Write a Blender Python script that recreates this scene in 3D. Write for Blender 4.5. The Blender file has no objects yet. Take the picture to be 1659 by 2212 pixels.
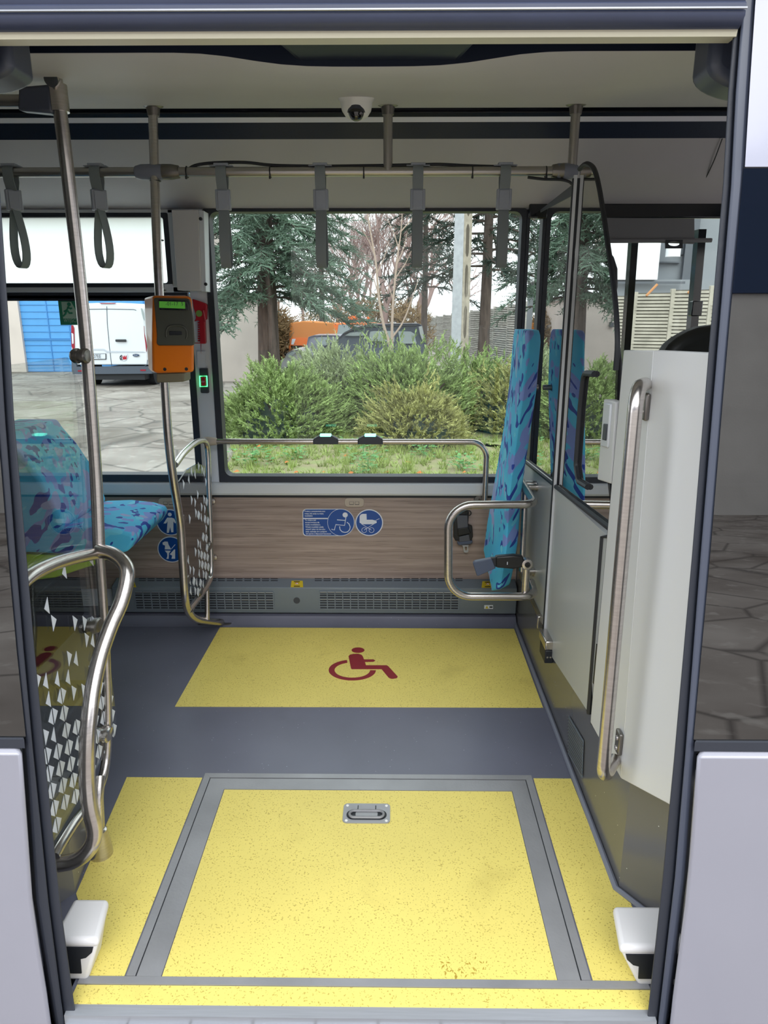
import bpy, bmesh, math, random
from mathutils import Vector, Matrix, Euler
R = math.radians
# ------------------------------------------------------------------ camera, world, exposure
F = 1520.0; CZ = 1.55; PITCH = R(15.65); YAW = R(0.6)
sc = bpy.context.scene
cam = bpy.data.objects.new('camera', bpy.data.cameras.new('camera'))
sc.collection.objects.link(cam); sc.camera = cam
cam.location = (0, 0, CZ)
cam.rotation_euler = (R(90) - PITCH, 0, YAW)
cam.data.sensor_fit = 'VERTICAL'; cam.data.sensor_height = 36.0
cam.data.lens = F / 2212 * 36.0
cam.data.clip_start = 0.02; cam.data.clip_end = 500
sc.view_settings.view_transform = 'Standard'; sc.view_settings.look = 'None'
sc.view_settings.gamma = 1.0; sc.view_settings.use_curve_mapping = False
sc.view_settings.exposure = 0.80
W = bpy.data.worlds.new('overcast_sky'); sc.world = W; W.use_nodes = True
nt = W.node_tree; bg = nt.nodes['Background']
tc = nt.nodes.new('ShaderNodeTexCoord'); sp = nt.nodes.new('ShaderNodeSeparateXYZ')
rp = nt.nodes.new('ShaderNodeValToRGB'); nz = nt.nodes.new('ShaderNodeTexNoise')
nz.inputs['Scale'].default_value = 2.2; nz.inputs['Detail'].default_value = 3
mx = nt.nodes.new('ShaderNodeMix'); mx.data_type = 'RGBA'; mx.blend_type = 'MULTIPLY'; mx.inputs[0].default_value = 0.25
nt.links.new(tc.outputs['Generated'], sp.inputs[0]); nt.links.new(sp.outputs['Z'], rp.inputs[0])
rp.color_ramp.elements[0].position = 0.0; rp.color_ramp.elements[0].color = (0.80, 0.83, 0.88, 1)
rp.color_ramp.elements[1].position = 0.7; rp.color_ramp.elements[1].color = (0.92, 0.97, 1.0, 1)
nt.links.new(tc.outputs['Generated'], nz.inputs['Vector'])
nt.links.new(rp.outputs[0], mx.inputs[6]); nt.links.new(nz.outputs['Fac'], mx.inputs[7])
nt.links.new(rp.outputs[0], bg.inputs['Color'])
bg.inputs['Strength'].default_value = 1.6
# the sun behind thin cloud, above and behind the photographer
sun = bpy.data.objects.new('veiled_sun', bpy.data.lights.new('veiled_sun', 'SUN'))
sc.collection.objects.link(sun); sun.data.energy = 1.25; sun.data.angle = R(40); sun.data.color = (1.0, 0.98, 0.95)
sun.rotation_euler = (R(63), 0, R(6))

# ------------------------------------------------------------------ surveying helpers: where a sight line meets a known surface
def ray(px, py):
    u = (px - 829.5) / F; v = (1106 - py) / F
    c, s = math.cos(PITCH), math.sin(PITCH)
    y = c + v * s; z = -s + v * c
    cy, sy = math.cos(YAW), math.sin(YAW)
    return (u * cy - y * sy, u * sy + y * cy, z)
def onY(px, py, Y):
    r = ray(px, py); t = Y / r[1]; return Vector((r[0]*t, Y, CZ + r[2]*t))
def onX(px, py, X):
    r = ray(px, py); t = X / r[0]; return Vector((X, r[1]*t, CZ + r[2]*t))
def onZ(px, py, Z):
    r = ray(px, py); t = (Z - CZ) / r[2]; return Vector((r[0]*t, r[1]*t, Z))
SL = math.tan(R(1.4)); YS = 1.255                # the bus floor rises gently from the sill
def fz(y): return SL * (y - YS)
def onF(px, py, h=0.0):
    r = ray(px, py); t = (CZ + SL*YS - h) / (SL*r[1] - r[2]); return Vector((r[0]*t, r[1]*t, CZ + r[2]*t))
LEAN = 0.095
def onJ(px, py, off=0.0):                        # leaning outer side of the bus, Y = 1.25 + off + 0.095 z
    r = ray(px, py); t = (1.25 + off + LEAN*CZ) / (r[1] - LEAN*r[2]); return Vector((r[0]*t, r[1]*t, CZ + r[2]*t))
def yl(z, off=0.0): return 1.25 + off + LEAN*z
WY = 3.36; GZ = -0.25; PX = 0.63

# ------------------------------------------------------------------ materials
M = {}
def lin(c): return tuple((v/255/12.92 if v/255 <= 0.04045 else ((v/255+0.055)/1.055)**2.4) for v in c) + (1,)
def mat(name, col, rough=0.5, metal=0.0, noise=None, bump=None, spec=0.5, coat=0.0, emit=None, scale=(1,1,1)):
    """noise = (scale, amount) slight colour variation; bump = (scale, strength)"""
    m = bpy.data.materials.new(name); m.use_nodes = True; t = m.node_tree; b = t.nodes['Principled BSDF']
    c = lin(col)
    b.inputs['Base Color'].default_value = c; b.inputs['Roughness'].default_value = rough
    b.inputs['Metallic'].default_value = metal; b.inputs['Specular IOR Level'].default_value = spec
    b.inputs['Coat Weight'].default_value = coat; b.inputs['Coat Roughness'].default_value = 0.08
    if emit:
        b.inputs['Emission Color'].default_value = lin(emit[0]); b.inputs['Emission Strength'].default_value = emit[1]
    if noise or bump:
        co = t.nodes.new('ShaderNodeTexCoord'); mp = t.nodes.new('ShaderNodeMapping')
        mp.inputs['Scale'].default_value = scale; t.links.new(co.outputs['Object'], mp.inputs[0])
    if noise:
        n = t.nodes.new('ShaderNodeTexNoise'); n.inputs['Scale'].default_value = noise[0]; n.inputs['Detail'].default_value = 6
        t.links.new(mp.outputs[0], n.inputs['Vector'])
        r = t.nodes.new('ShaderNodeValToRGB'); a = noise[1]
        r.color_ramp.elements[0].position = 0.3; r.color_ramp.elements[1].position = 0.7
        r.color_ramp.elements[0].color = (max(0,c[0]*(1-a)), max(0,c[1]*(1-a)), max(0,c[2]*(1-a)), 1)
        r.color_ramp.elements[1].color = (min(1,c[0]*(1+a)), min(1,c[1]*(1+a)), min(1,c[2]*(1+a)), 1)
        t.links.new(n.outputs['Fac'], r.inputs[0]); t.links.new(r.outputs[0], b.inputs['Base Color'])
    if bump:
        n2 = t.nodes.new('ShaderNodeTexNoise'); n2.inputs['Scale'].default_value = bump[0]; n2.inputs['Detail'].default_value = 4
        t.links.new(mp.outputs[0], n2.inputs['Vector'])
        bp = t.nodes.new('ShaderNodeBump'); bp.inputs['Strength'].default_value = bump[1]; bp.inputs['Distance'].default_value = 0.01
        t.links.new(n2.outputs['Fac'], bp.inputs['Height']); t.links.new(bp.outputs[0], b.inputs['Normal'])
    M[name] = m; return m
def ramp_mat(name, stops, tex='noise', scale=5, sc3=(1,1,1), rough=0.6, detail=4, const=False, rot=(0,0,0), bump=0.0, spec=0.5, distort=0.0, coord='Object'):
    m = bpy.data.materials.new(name); m.use_nodes = True; t = m.node_tree; b = t.nodes['Principled BSDF']
    co = t.nodes.new('ShaderNodeTexCoord'); mp = t.nodes.new('ShaderNodeMapping')
    mp.inputs['Scale'].default_value = sc3; mp.inputs['Rotation'].default_value = rot
    t.links.new(co.outputs[coord], mp.inputs[0])
    if tex == 'noise':
        n = t.nodes.new('ShaderNodeTexNoise'); n.inputs['Detail'].default_value = detail; n.inputs['Distortion'].default_value = distort; out = n.outputs['Fac']
    elif tex == 'voro':
        n = t.nodes.new('ShaderNodeTexVoronoi'); out = n.outputs['Distance']
    elif tex == 'edge':
        n = t.nodes.new('ShaderNodeTexVoronoi'); n.feature = 'DISTANCE_TO_EDGE'; out = n.outputs['Distance']
    n.inputs['Scale'].default_value = scale; t.links.new(mp.outputs[0], n.inputs['Vector'])
    r = t.nodes.new('ShaderNodeValToRGB'); cr = r.color_ramp
    if const: cr.interpolation = 'CONSTANT'
    cr.elements[0].position = stops[0][0]; cr.elements[0].color = lin(stops[0][1])
    cr.elements[1].position = stops[1][0]; cr.elements[1].color = lin(stops[1][1])
    for p, c in stops[2:]:
        e = cr.elements.new(p); e.color = lin(c)
    t.links.new(out, r.inputs[0]); t.links.new(r.outputs[0], b.inputs['Base Color'])
    b.inputs['Roughness'].default_value = rough; b.inputs['Specular IOR Level'].default_value = spec
    if bump:
        bp = t.nodes.new('ShaderNodeBump'); bp.inputs['Strength'].default_value = bump; bp.inputs['Distance'].default_value = 0.02
        t.links.new(out, bp.inputs['Height']); t.links.new(bp.outputs[0], b.inputs['Normal'])
    M[name] = m; return m
def mix_layer(m, col, tex, scale, lo, hi, sc3=(1,1,1), amount=1.0, detail=2, rot=None):
    """lay a second procedural pattern (flecks, dirt) over the base colour of m"""
    t = m.node_tree; b = t.nodes['Principled BSDF']; inp = b.inputs['Base Color']
    co = t.nodes.new('ShaderNodeTexCoord'); mp = t.nodes.new('ShaderNodeMapping'); mp.inputs['Scale'].default_value = sc3
    if rot: mp.vector_type = 'TEXTURE'; mp.inputs['Rotation'].default_value = rot
    t.links.new(co.outputs['Object'], mp.inputs[0])
    if tex == 'noise':
        n = t.nodes.new('ShaderNodeTexNoise'); n.inputs['Detail'].default_value = detail; out = n.outputs['Fac']
    else:
        n = t.nodes.new('ShaderNodeTexVoronoi'); out = n.outputs['Distance']
        if tex == 'edge': n.feature = 'DISTANCE_TO_EDGE'
    n.inputs['Scale'].default_value = scale; t.links.new(mp.outputs[0], n.inputs['Vector'])
    mr = t.nodes.new('ShaderNodeMapRange'); mr.inputs['From Min'].default_value = lo; mr.inputs['From Max'].default_value = hi
    mr.inputs['To Min'].default_value = 0; mr.inputs['To Max'].default_value = amount
    t.links.new(out, mr.inputs['Value'])
    x = t.nodes.new('ShaderNodeMix'); x.data_type = 'RGBA'; t.links.new(mr.outputs[0], x.inputs[0])
    if inp.is_linked: t.links.new(inp.links[0].from_socket, x.inputs[6])
    else: x.inputs[6].default_value = inp.default_value[:]
    x.inputs[7].default_value = lin(col)
    t.links.new(x.outputs[2], inp); return m
def glass_mat(name, tint=(1,1,1), refl=1.0, rough=0.0, ior=1.5):
    m = bpy.data.materials.new(name); m.use_nodes = True; t = m.node_tree
    for n in list(t.nodes):
        if n.type != 'OUTPUT_MATERIAL': t.nodes.remove(n)
    o = [n for n in t.nodes if n.type == 'OUTPUT_MATERIAL'][0]
    tr = t.nodes.new('ShaderNodeBsdfTransparent'); tr.inputs[0].default_value = tuple(tint) + (1,)
    gl = t.nodes.new('ShaderNodeBsdfGlossy'); gl.inputs['Roughness'].default_value = rough
    # Schlick reflectance, the same from either face of the thin sheet
    fr = t.nodes.new('ShaderNodeLayerWeight'); fr.inputs['Blend'].default_value = 0.5
    pw = t.nodes.new('ShaderNodeMath'); pw.operation = 'POWER'; pw.inputs[1].default_value = 4.0
    ma = t.nodes.new('ShaderNodeMath'); ma.operation = 'MULTIPLY_ADD'; ma.inputs[1].default_value = 0.92; ma.inputs[2].default_value = 0.03
    ml = t.nodes.new('ShaderNodeMath'); ml.operation = 'MULTIPLY'; ml.inputs[1].default_value = refl; ml.use_clamp = True
    mxs = t.nodes.new('ShaderNodeMixShader')
    t.links.new(fr.outputs['Facing'], pw.inputs[0]); t.links.new(pw.outputs[0], ma.inputs[0]); t.links.new(ma.outputs[0], ml.inputs[0]); t.links.new(ml.outputs[0], mxs.inputs[0])
    t.links.new(tr.outputs[0], mxs.inputs[1]); t.links.new(gl.outputs[0], mxs.inputs[2]); t.links.new(mxs.outputs[0], o.inputs[0])
    M[name] = m; return m
# building materials
mat('black_rubber', (44,48,58), 0.45, bump=(60,0.05)); mat('black', (30,33,40), 0.5); mat('gloss_black', (16,20,30), 0.12, coat=0.6)
mat('gasket', (70,76,92), 0.38, spec=0.6)
mat('lintel_paint', (60,67,90), 0.35, noise=(6,0.08))
mat('beige_plastic', (190,186,188), 0.55, noise=(3,0.03), bump=(400,0.02))
mat('cream', (196,192,172), 0.4)
mat('alu', (170,173,180), 0.35, 0.55, noise=(8,0.06), scale=(1,30,30)); mat('alu_wall', (208,212,218), 0.4, 0.1)
mat('alu_floor', (160,160,164), 0.42, 0.45, noise=(5,0.12), bump=(120,0.1), scale=(1,1,1))
mat('led_cover', (242,242,250), 0.35)
mat('pillar_grey', (216,220,228), 0.5); mat('cabinet_grey', (208,205,206), 0.45)
mat('panel_white', (214,215,216), 0.42, bump=(900,0.03)); mat('door_panel', (186,189,190), 0.36, bump=(900,0.03))
mat('silver_paint', (150,150,162), 0.32, 0.15, noise=(2,0.03), coat=0.4); mat('white_paint', (166,168,186), 0.3, coat=0.4)
mat('heater_grey', (110,120,130), 0.45, bump=(500,0.03)); mat('heater_dark', (40,44,52), 0.6)
mat('steel', (196,190,186), 0.24, 0.95, noise=(20,0.10), scale=(1,1,12)); mat('steel_dark', (130,126,122), 0.35, 0.9)
mat('steel_overhead', (176,172,168), 0.3, 0.9)
mat('joint_grey', (120,124,138), 0.45); mat('strap_grey', (122,130,134), 0.55); mat('buckle_grey', (150,156,168), 0.4)
mat('orange', (226,120,22), 0.32, coat=0.3); mat('orange_side', (150,84,52), 0.4); mat('validator_dark', (72,74,66), 0.5); mat('taupe', (112,106,86), 0.55)
mat('lcd', (84,150,60), 0.3, emit=((90,170,60),0.18)); mat('red_plastic', (176,26,44), 0.35); mat('white_card', (214,216,224), 0.6)
mat('green_led', (60,255,120), 0.4, emit=((70,255,120),3.0)); mat('cyan_led', (120,255,220), 0.4, emit=((120,255,215),2.2))
mat('charcoal', (56,60,70), 0.45); mat('blue_sticker', (14,72,150), 0.35); mat('white_sticker', (216,222,234), 0.4); mat('yellow_sticker', (214,190,40), 0.4)
mat('usb_taupe', (176,164,152), 0.5); mat('exit_green', (60,150,116), 0.4); mat('exit_pale', (196,226,204), 0.5)
mat('belt_web', (84,86,94), 0.7); mat('belt_black', (26,27,30), 0.4); mat('buckle_blue', (72,82,104), 0.45)
mat('lime', (166,208,30), 0.4); mat('step_white', (222,220,222), 0.4, bump=(300,0.03)); mat('dark_navy', (20,30,48), 0.5)
mat('red_symbol', (140,30,42), 0.45); mat('symbol_line', (214,196,120), 0.5)
mat('camera_white', (232,232,228), 0.35); mat('cam_dome', (16,16,20), 0.06, coat=1.0)
mat('driver_seat', (34,35,40), 0.7); mat('dash_black', (30,32,30), 0.45)
lino = mat('lino', (104,106,122), 0.34, noise=(2.5,0.10), spec=0.5); mix_layer(lino, (200,205,220), 'voro', 34, 0.06, 0.04, amount=0.55)
mix_layer(lino, (58,60,70), 'noise', 4, 0.64, 0.80, amount=0.25, detail=8)
lw = mat('lino_wall', (98,98,102), 0.20, noise=(3,0.06), spec=0.7); mix_layer(lw, (225,228,235), 'voro', 30, 0.055, 0.04, amount=0.7)
yl_m = mat('yellow_floor', (232,214,116), 0.45, noise=(3,0.05)); mix_layer(yl_m, (150,120,30), 'noise', 210, 0.615, 0.66, amount=0.62, detail=2)
mix_layer(yl_m, (170,150,70), 'noise', 4.0, 0.60, 0.80, amount=0.35, detail=8)
mat('podium_side', (120,104,60), 0.35); mat('podium_black', (26,28,34), 0.5)
wd = ramp_mat('wood', [(0.3,(130,113,108)),(0.7,(174,156,148)),(0.5,(152,136,129))], 'noise', 2.2, (0.6,3,22), 0.5, 9, distort=0.35)
mix_layer(wd, (84,70,66), 'noise', 5.0, 0.60, 0.66, (0.9,4,42), 0.55, 5)
fb = ramp_mat('seat_fabric', [(0.3,(92,200,236)),(0.7,(66,176,228))], 'noise', 5, (1,1,1), 0.8, 3)
RF = (0.25,-0.80,0.35)
mix_layer(M['seat_fabric'], (128,152,220), 'noise', 16, 0.57, 0.575, (3.0,1.0,0.9), 1.0, 1.0, RF)
mix_layer(M['seat_fabric'], (40,72,166), 'noise', 21, 0.595, 0.60, (3.4,1.1,0.9), 1.0, 1.0, RF)
mix_layer(M['seat_fabric'], (156,168,216), 'noise', 11, 0.635, 0.64, (2.6,1.4,1.0), 1.0, 1.0, RF)
mix_layer(M['seat_fabric'], (110,206,236), 'noise', 20, 0.635, 0.64, (3.0,1.2,0.8), 1.0, 1.0, RF)
glass_mat('window_glass', (0.86,0.90,0.88), 0.9); glass_mat('side_glass_dark', (0.05,0.055,0.07), 5.5)
glass_mat('partition_glass', (0.68,0.66,0.65), 2.6); glass_mat('screen_glass', (0.90,0.92,0.92), 1.0); glass_mat('screen_glass_low', (0.55,0.56,0.58), 1.0)
fr = bpy.data.materials.new('frosted_glass'); fr.use_nodes = True; t = fr.node_tree
for n in list(t.nodes):
    if n.type != 'OUTPUT_MATERIAL': t.nodes.remove(n)
tl = t.nodes.new('ShaderNodeBsdfTranslucent'); tl.inputs[0].default_value = (0.95,1,1,1)
tp = t.nodes.new('ShaderNodeBsdfTransparent'); tp.inputs[0].default_value = (0.95,1,1,1)
ms = t.nodes.new('ShaderNodeMixShader'); ms.inputs[0].default_value = 0.97
t.links.new(tp.outputs[0], ms.inputs[1]); t.links.new(tl.outputs[0], ms.inputs[2])
t.links.new(ms.outputs[0], [n for n in t.nodes if n.type == 'OUTPUT_MATERIAL'][0].inputs[0]); M['frosted_glass'] = fr
# outdoors
gm = ramp_mat('yard_ground', [(0.3,(118,108,102)),(0.7,(168,160,154))], 'noise', 0.8, (1,1,1), 0.9, 10, bump=0.3)
mix_layer(gm, (72,66,62), 'edge', 0.9, 0.035, 0.0, amount=0.75); mix_layer(gm, (190,184,178), 'noise', 5, 0.58, 0.7, amount=0.5, detail=8)
mix_layer(gm, (96,84,74), 'noise', 0.35, 0.55, 0.66, amount=0.6, detail=6)
gr = ramp_mat('grass_ground', [(0.3,(150,136,112)),(0.7,(132,146,88))], 'noise', 3, (1,1,1), 0.95, 10, bump=0.4)
mix_layer(gr, (168,164,112), 'noise', 14, 0.55, 0.7, amount=0.6, detail=6)
mat('grass_blade', (148,164,92), 0.8, noise=(3,0.3)); mat('weed_green', (96,148,86), 0.7, noise=(8,0.3)); mat('dry_leaf', (196,120,64), 0.8)
mat('juniper', (138,158,98), 0.85, noise=(7,0.6)); mat('juniper_blue', (150,162,122), 0.85, noise=(7,0.55)); mat('juniper_olive', (158,158,100), 0.85, noise=(7,0.55))
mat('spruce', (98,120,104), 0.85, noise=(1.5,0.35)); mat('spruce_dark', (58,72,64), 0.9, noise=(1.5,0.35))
mat('bark', (86,74,70), 0.9, noise=(8,0.35), bump=(14,0.6), scale=(3,3,0.5)); mat('twig', (150,126,122), 0.9); mat('twig_pale', (172,152,140), 0.9)
mat('dry_hedge', (140,116,84), 0.9, noise=(3,0.3)); mat('plaster', (204,192,186), 0.9, noise=(1.2,0.08), bump=(30,0.2))
mat('plaster_grey', (206,202,198), 0.9, noise=(0.7,0.12), bump=(20,0.2)); mat('blue_band', (34,58,96), 0.6)
mat('blue_door', (84,154,214), 0.5, noise=(2,0.05)); mat('blue_seam', (62,128,190), 0.5)
cp = mat('concrete', (164,154,142), 0.9, noise=(12,0.18), bump=(60,0.5)); mat('concrete_pale', (186,188,196), 0.85, noise=(10,0.12), bump=(50,0.4)); mat('concrete_slot', (92,84,76), 0.95)
mat('fence_concrete', (176,170,158), 0.9, noise=(3,0.15), bump=(20,0.3)); mat('fence_old', (164,160,154), 0.9, noise=(3,0.25), scale=(1,1,6))
mat('van_white', (226,230,238), 0.3, coat=0.5); mat('van_trim', (76,84,98), 0.6); mat('tail_red', (150,30,50), 0.25); mat('tyre', (34,36,42), 0.8)
mat('car_grey', (96,104,122), 0.3, 0.0, coat=0.6); mat('car_silver', (196,198,204), 0.25, 0.4); mat('car_glass', (160,170,174), 0.25, coat=0.6); mat('truck_orange', (240,118,44), 0.35)
mat('canvas_orange', (206,128,60), 0.7); mat('hall_white', (232,234,238), 0.6); mat('hall_grey', (128,132,138), 0.7); mat('hall_dark', (84,88,96), 0.5)
mat('fence_gap_shade', (92,88,80), 0.95); mat('raw_wood', (196,140,96), 0.8); mat('blind_grey', (124,124,128), 0.7)

# ------------------------------------------------------------------ mesh helpers
COL = sc.collection; ROOT = {}
def V(*a): return Vector(a)
class MB:
    def __init__(s): s.v = []; s.f = []; s.m = []; s.mi = 0
    def add(s, vs, fs):
        o = len(s.v); s.v += [tuple(p) for p in vs]; s.f += [tuple(i+o for i in f) for f in fs]; s.m += [s.mi]*len(fs); return s
    def box(s, a, b):
        x0,y0,z0 = a; x1,y1,z1 = b
        return s.add([(x0,y0,z0),(x1,y0,z0),(x1,y1,z0),(x0,y1,z0),(x0,y0,z1),(x1,y0,z1),(x1,y1,z1),(x0,y1,z1)],
            [(0,3,2,1),(4,5,6,7),(0,1,5,4),(1,2,6,5),(2,3,7,6),(3,0,4,7)])
    def hexa(s, p):   # 8 corners in box order
        return s.add(p, [(0,3,2,1),(4,5,6,7),(0,1,5,4),(1,2,6,5),(2,3,7,6),(3,0,4,7)])
    def prism(s, pts, off):
        n = len(pts); off = Vector(off); a = [Vector(p) for p in pts]; b = [p + off for p in a]
        return s.add(a+b, [tuple(range(n-1,-1,-1)), tuple(range(n,2*n))] + [(i,(i+1)%n,n+(i+1)%n,n+i) for i in range(n)])
    def tube(s, path, r, seg=14, closed=False):
        P = [Vector(p) for p in path]; n = len(P); rs = r if isinstance(r,(list,tuple)) else [r]*n
        T = []
        for i in range(n):
            if closed: d = P[(i+1)%n]-P[i-1]
            else: d = P[min(i+1,n-1)]-P[max(i-1,0)]
            T.append(d.normalized())
        up = V(0,0,1) if abs(T[0].z) < 0.9 else V(1,0,0)
        N = (up - T[0]*up.dot(T[0])).normalized(); vs = []
        for i in range(n):
            N = (N - T[i]*N.dot(T[i])).normalized(); B = T[i].cross(N)
            for k in range(seg):
                a = 2*math.pi*k/seg; vs.append(P[i] + (N*math.cos(a) + B*math.sin(a))*rs[i])
        fs = []
        for i in range(n if closed else n-1):
            j = (i+1) % n
            for k in range(seg):
                k2 = (k+1)%seg; fs.append((i*seg+k, i*seg+k2, j*seg+k2, j*seg+k))
        if not closed: fs += [tuple(range(seg-1,-1,-1)), tuple((n-1)*seg+k for k in range(seg))]
        return s.add(vs, fs)
    def lathe(s, prof, c, axis=(0,0,1), seg=24, xs=1.0, ys=1.0):
        """prof: [(radius, height along axis)]"""
        ax = Vector(axis).normalized(); q = V(0,0,1).rotation_difference(ax); c = Vector(c); vs = []
        for r, h in prof:
            for k in range(seg):
                a = 2*math.pi*k/seg; vs.append(c + q @ V(r*math.cos(a)*xs, r*math.sin(a)*ys, h))
        fs = []
        for i in range(len(prof)-1):
            for k in range(seg):
                k2 = (k+1)%seg; fs.append((i*seg+k, i*seg+k2, (i+1)*seg+k2, (i+1)*seg+k))
        fs += [tuple(range(seg-1,-1,-1)), tuple((len(prof)-1)*seg+k for k in range(seg))]
        return s.add(vs, fs)
    def disc(s, c, rx, rz, n=(0,-1,0), th=0.002, seg=32):
        c = Vector(c)
        pts = [c + V(rx*math.cos(2*math.pi*k/seg), 0, rz*math.sin(2*math.pi*k/seg)) for k in range(seg)]
        return s.prism(pts, (0,-th,0))
    def build(s, name, m, parent=None, loc=(0,0,0), bevel=0.0, smooth=38, seg=2, subsurf=0):
        me = bpy.data.meshes.new(name)
        if parent is not None: base = ROOT[parent.name]
        else: base = Vector(loc)
        me.from_pydata([tuple(Vector(p)-base) for p in s.v], [], s.f); me.update()
        bm = bmesh.new(); bm.from_mesh(me); bmesh.ops.recalc_face_normals(bm, faces=bm.faces[:]) if len(bm.faces) < 20000 else None; bm.to_mesh(me); bm.free()
        for k in (m if isinstance(m, (list,tuple)) else [m]): me.materials.append(M[k] if isinstance(k,str) else k)
        if isinstance(m,(list,tuple)): me.polygons.foreach_set('material_index', s.m)
        if smooth:
            me.polygons.foreach_set('use_smooth', [True]*len(me.polygons))
            try: me.set_sharp_from_angle(angle=R(smooth))
            except Exception: pass
        o = bpy.data.objects.new(name, me); COL.objects.link(o); ROOT[o.name] = base
        if parent is not None: o.parent = parent
        else: o.location = base
        if bevel:
            b = o.modifiers.new('bevel','BEVEL'); b.width = bevel; b.segments = seg; b.limit_method = 'ANGLE'; b.angle_limit = R(40); b.harden_normals = False
        if subsurf:
            q = o.modifiers.new('sub','SUBSURF'); q.levels = subsurf; q.render_levels = subsurf
        return o
def tag(o, label, cat, group=None, kind=None):
    o['label'] = label; o['category'] = cat
    if group: o['group'] = group
    if kind: o['kind'] = kind
    return o
def struct(o, label=None, cat=None):
    o['kind'] = 'structure'
    if label: o['label'] = label
    if cat: o['category'] = cat
    return o
def thing(name, label, cat, loc=(0,0,0), group=None, kind=None):
    o = bpy.data.objects.new(name, None); COL.objects.link(o); o.location = loc; ROOT[o.name] = Vector(loc); o.empty_display_size = 0.05
    return tag(o, label, cat, group, kind)
def dup(root, loc, label, rz=None, group=None):
    r = root.copy(); COL.objects.link(r); r.location = loc; r['label'] = label; ROOT[r.name] = Vector(loc)
    if rz is not None: r.rotation_euler.z = rz
    if group: r['group'] = group
    def rec(a, b):
        for ch in [o for o in bpy.data.objects if o.parent == a and o.name not in seen]:
            seen.add(ch.name); c = ch.copy(); COL.objects.link(c); c.parent = b; seen.add(c.name); rec(ch, c)
    seen = set(); rec(root, r); return r
def fillet(pts, rad, n=7):
    P = [Vector(p) for p in pts]; out = [P[0]]
    for i in range(1, len(P)-1):
        r = rad[i-1] if isinstance(rad,(list,tuple)) else rad
        a = P[i-1]-P[i]; b = P[i+1]-P[i]; la, lb = a.length, b.length; a.normalize(); b.normalize()
        ang = a.angle(b)
        if ang > math.pi-0.03: out.append(P[i]); continue
        d = min(r/math.tan(ang/2), la*0.49, lb*0.49); rr = d*math.tan(ang/2)
        c = P[i] + (a+b).normalized()*(rr/math.sin(ang/2)); p0 = P[i]+a*d; p1 = P[i]+b*d
        u = p0-c; w = p1-c; th = u.angle(w)
        for k in range(n+1):
            q = k/n; out.append(c + (u*math.sin((1-q)*th) + w*math.sin(q*th))/math.sin(th))
    out.append(P[-1]); return out
def smooth_path(pts, n=6):    # Catmull-Rom through the points
    P = [Vector(p) for p in pts]; P = [P[0]*2-P[1]] + P + [P[-1]*2-P[-2]]; out = []
    for i in range(1, len(P)-2):
        for k in range(n):
            t = k/n; a,b,c,d = P[i-1],P[i],P[i+1],P[i+2]
            out.append(0.5*((2*b) + (c-a)*t + (2*a-5*b+4*c-d)*t*t + (3*b-a-3*c+d)*t**3))
    out.append(P[-2]); return out
def rrect(w, h, r, n=5, cx=0.0, cy=0.0):
    out = []
    for (sx,sy,a0) in ((1,1,0),(-1,1,90),(-1,-1,180),(1,-1,270)):
        for k in range(n+1):
            a = R(a0+90*k/n); out.append((cx+sx*(w/2-r)+r*math.cos(a), cy+sy*(h/2-r)+r*math.sin(a)))
    return out
def text(parent, s, size, o, ux, uz, m, name='lettering', th=0.0006, align='LEFT', bold=0.0, xscale=1.0):
    """writing laid on the surface through o with directions ux (reading) and uz (up)"""
    c = bpy.data.curves.new('t','FONT'); c.body = s; c.size = size; c.align_x = align; c.offset = bold*size; c.extrude = 0; c.resolution_u = 3
    ob = bpy.data.objects.new('t', c); COL.objects.link(ob); bpy.context.view_layer.update()
    me = bpy.data.meshes.new_from_object(ob.evaluated_get(bpy.context.evaluated_depsgraph_get()))
    vs = [(v.co.x, v.co.y) for v in me.vertices]; fs = [tuple(p.vertices) for p in me.polygons]
    bpy.data.objects.remove(ob); bpy.data.curves.remove(c); bpy.data.meshes.remove(me)
    ux = Vector(ux).normalized(); uz = Vector(uz).normalized(); o = Vector(o); b = MB()
    b.add([o + ux*x*xscale + uz*y for x,y in vs], fs)
    return b.build(name, m, parent, smooth=0)

# ================================================================== THE BUS: SHELL
def ring(mb, outer, inner, to3, off):
    n = len(outer); a = [to3(*p) for p in outer]; b = [to3(*p) for p in inner]; off = Vector(off)
    vs = a + b + [p+off for p in a] + [p+off for p in b]; fs = []
    for i in range(n):
        j = (i+1)%n
        fs += [(i,j,n+j,n+i), (2*n+i,3*n+i,3*n+j,2*n+j), (i,2*n+i,2*n+j,j), (n+i,n+j,3*n+j,3*n+i)]
    return mb.add(vs, fs)
def wallring(mb, x0, x1, z0, z1, t, r, y, th, ro=None):
    """rounded frame lying in a Y plane, band width t = (left,right,bottom,top)"""
    cx, cz = (x0+x1)/2, (z0+z1)/2
    inn = rrect(x1-x0, z1-z0, r, 5, cx, cz)
    ox0, ox1, oz0, oz1 = x0-t[0], x1+t[1], z0-t[2], z1+t[3]
    out = rrect(ox1-ox0, oz1-oz0, ro or r*0.6, 5, (ox0+ox1)/2, (oz0+oz1)/2)
    return ring(mb, out, inn, lambda a,b: V(a,y,b), (0,th,0))

# floor, gently rising from the sill
fp = [(-3.6,1.36),(-0.76,1.36),(-0.76,1.262),(0.63,1.262),(0.63,1.36),(2.0,1.36),(2.0,3.40),(-3.6,3.40)]
b = MB(); b.prism([V(x,y,fz(y)) for x,y in fp], (0,0,-0.12))
struct(b.build('floor', 'lino', smooth=0), 'dark grey flecked lino bus floor')
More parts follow.
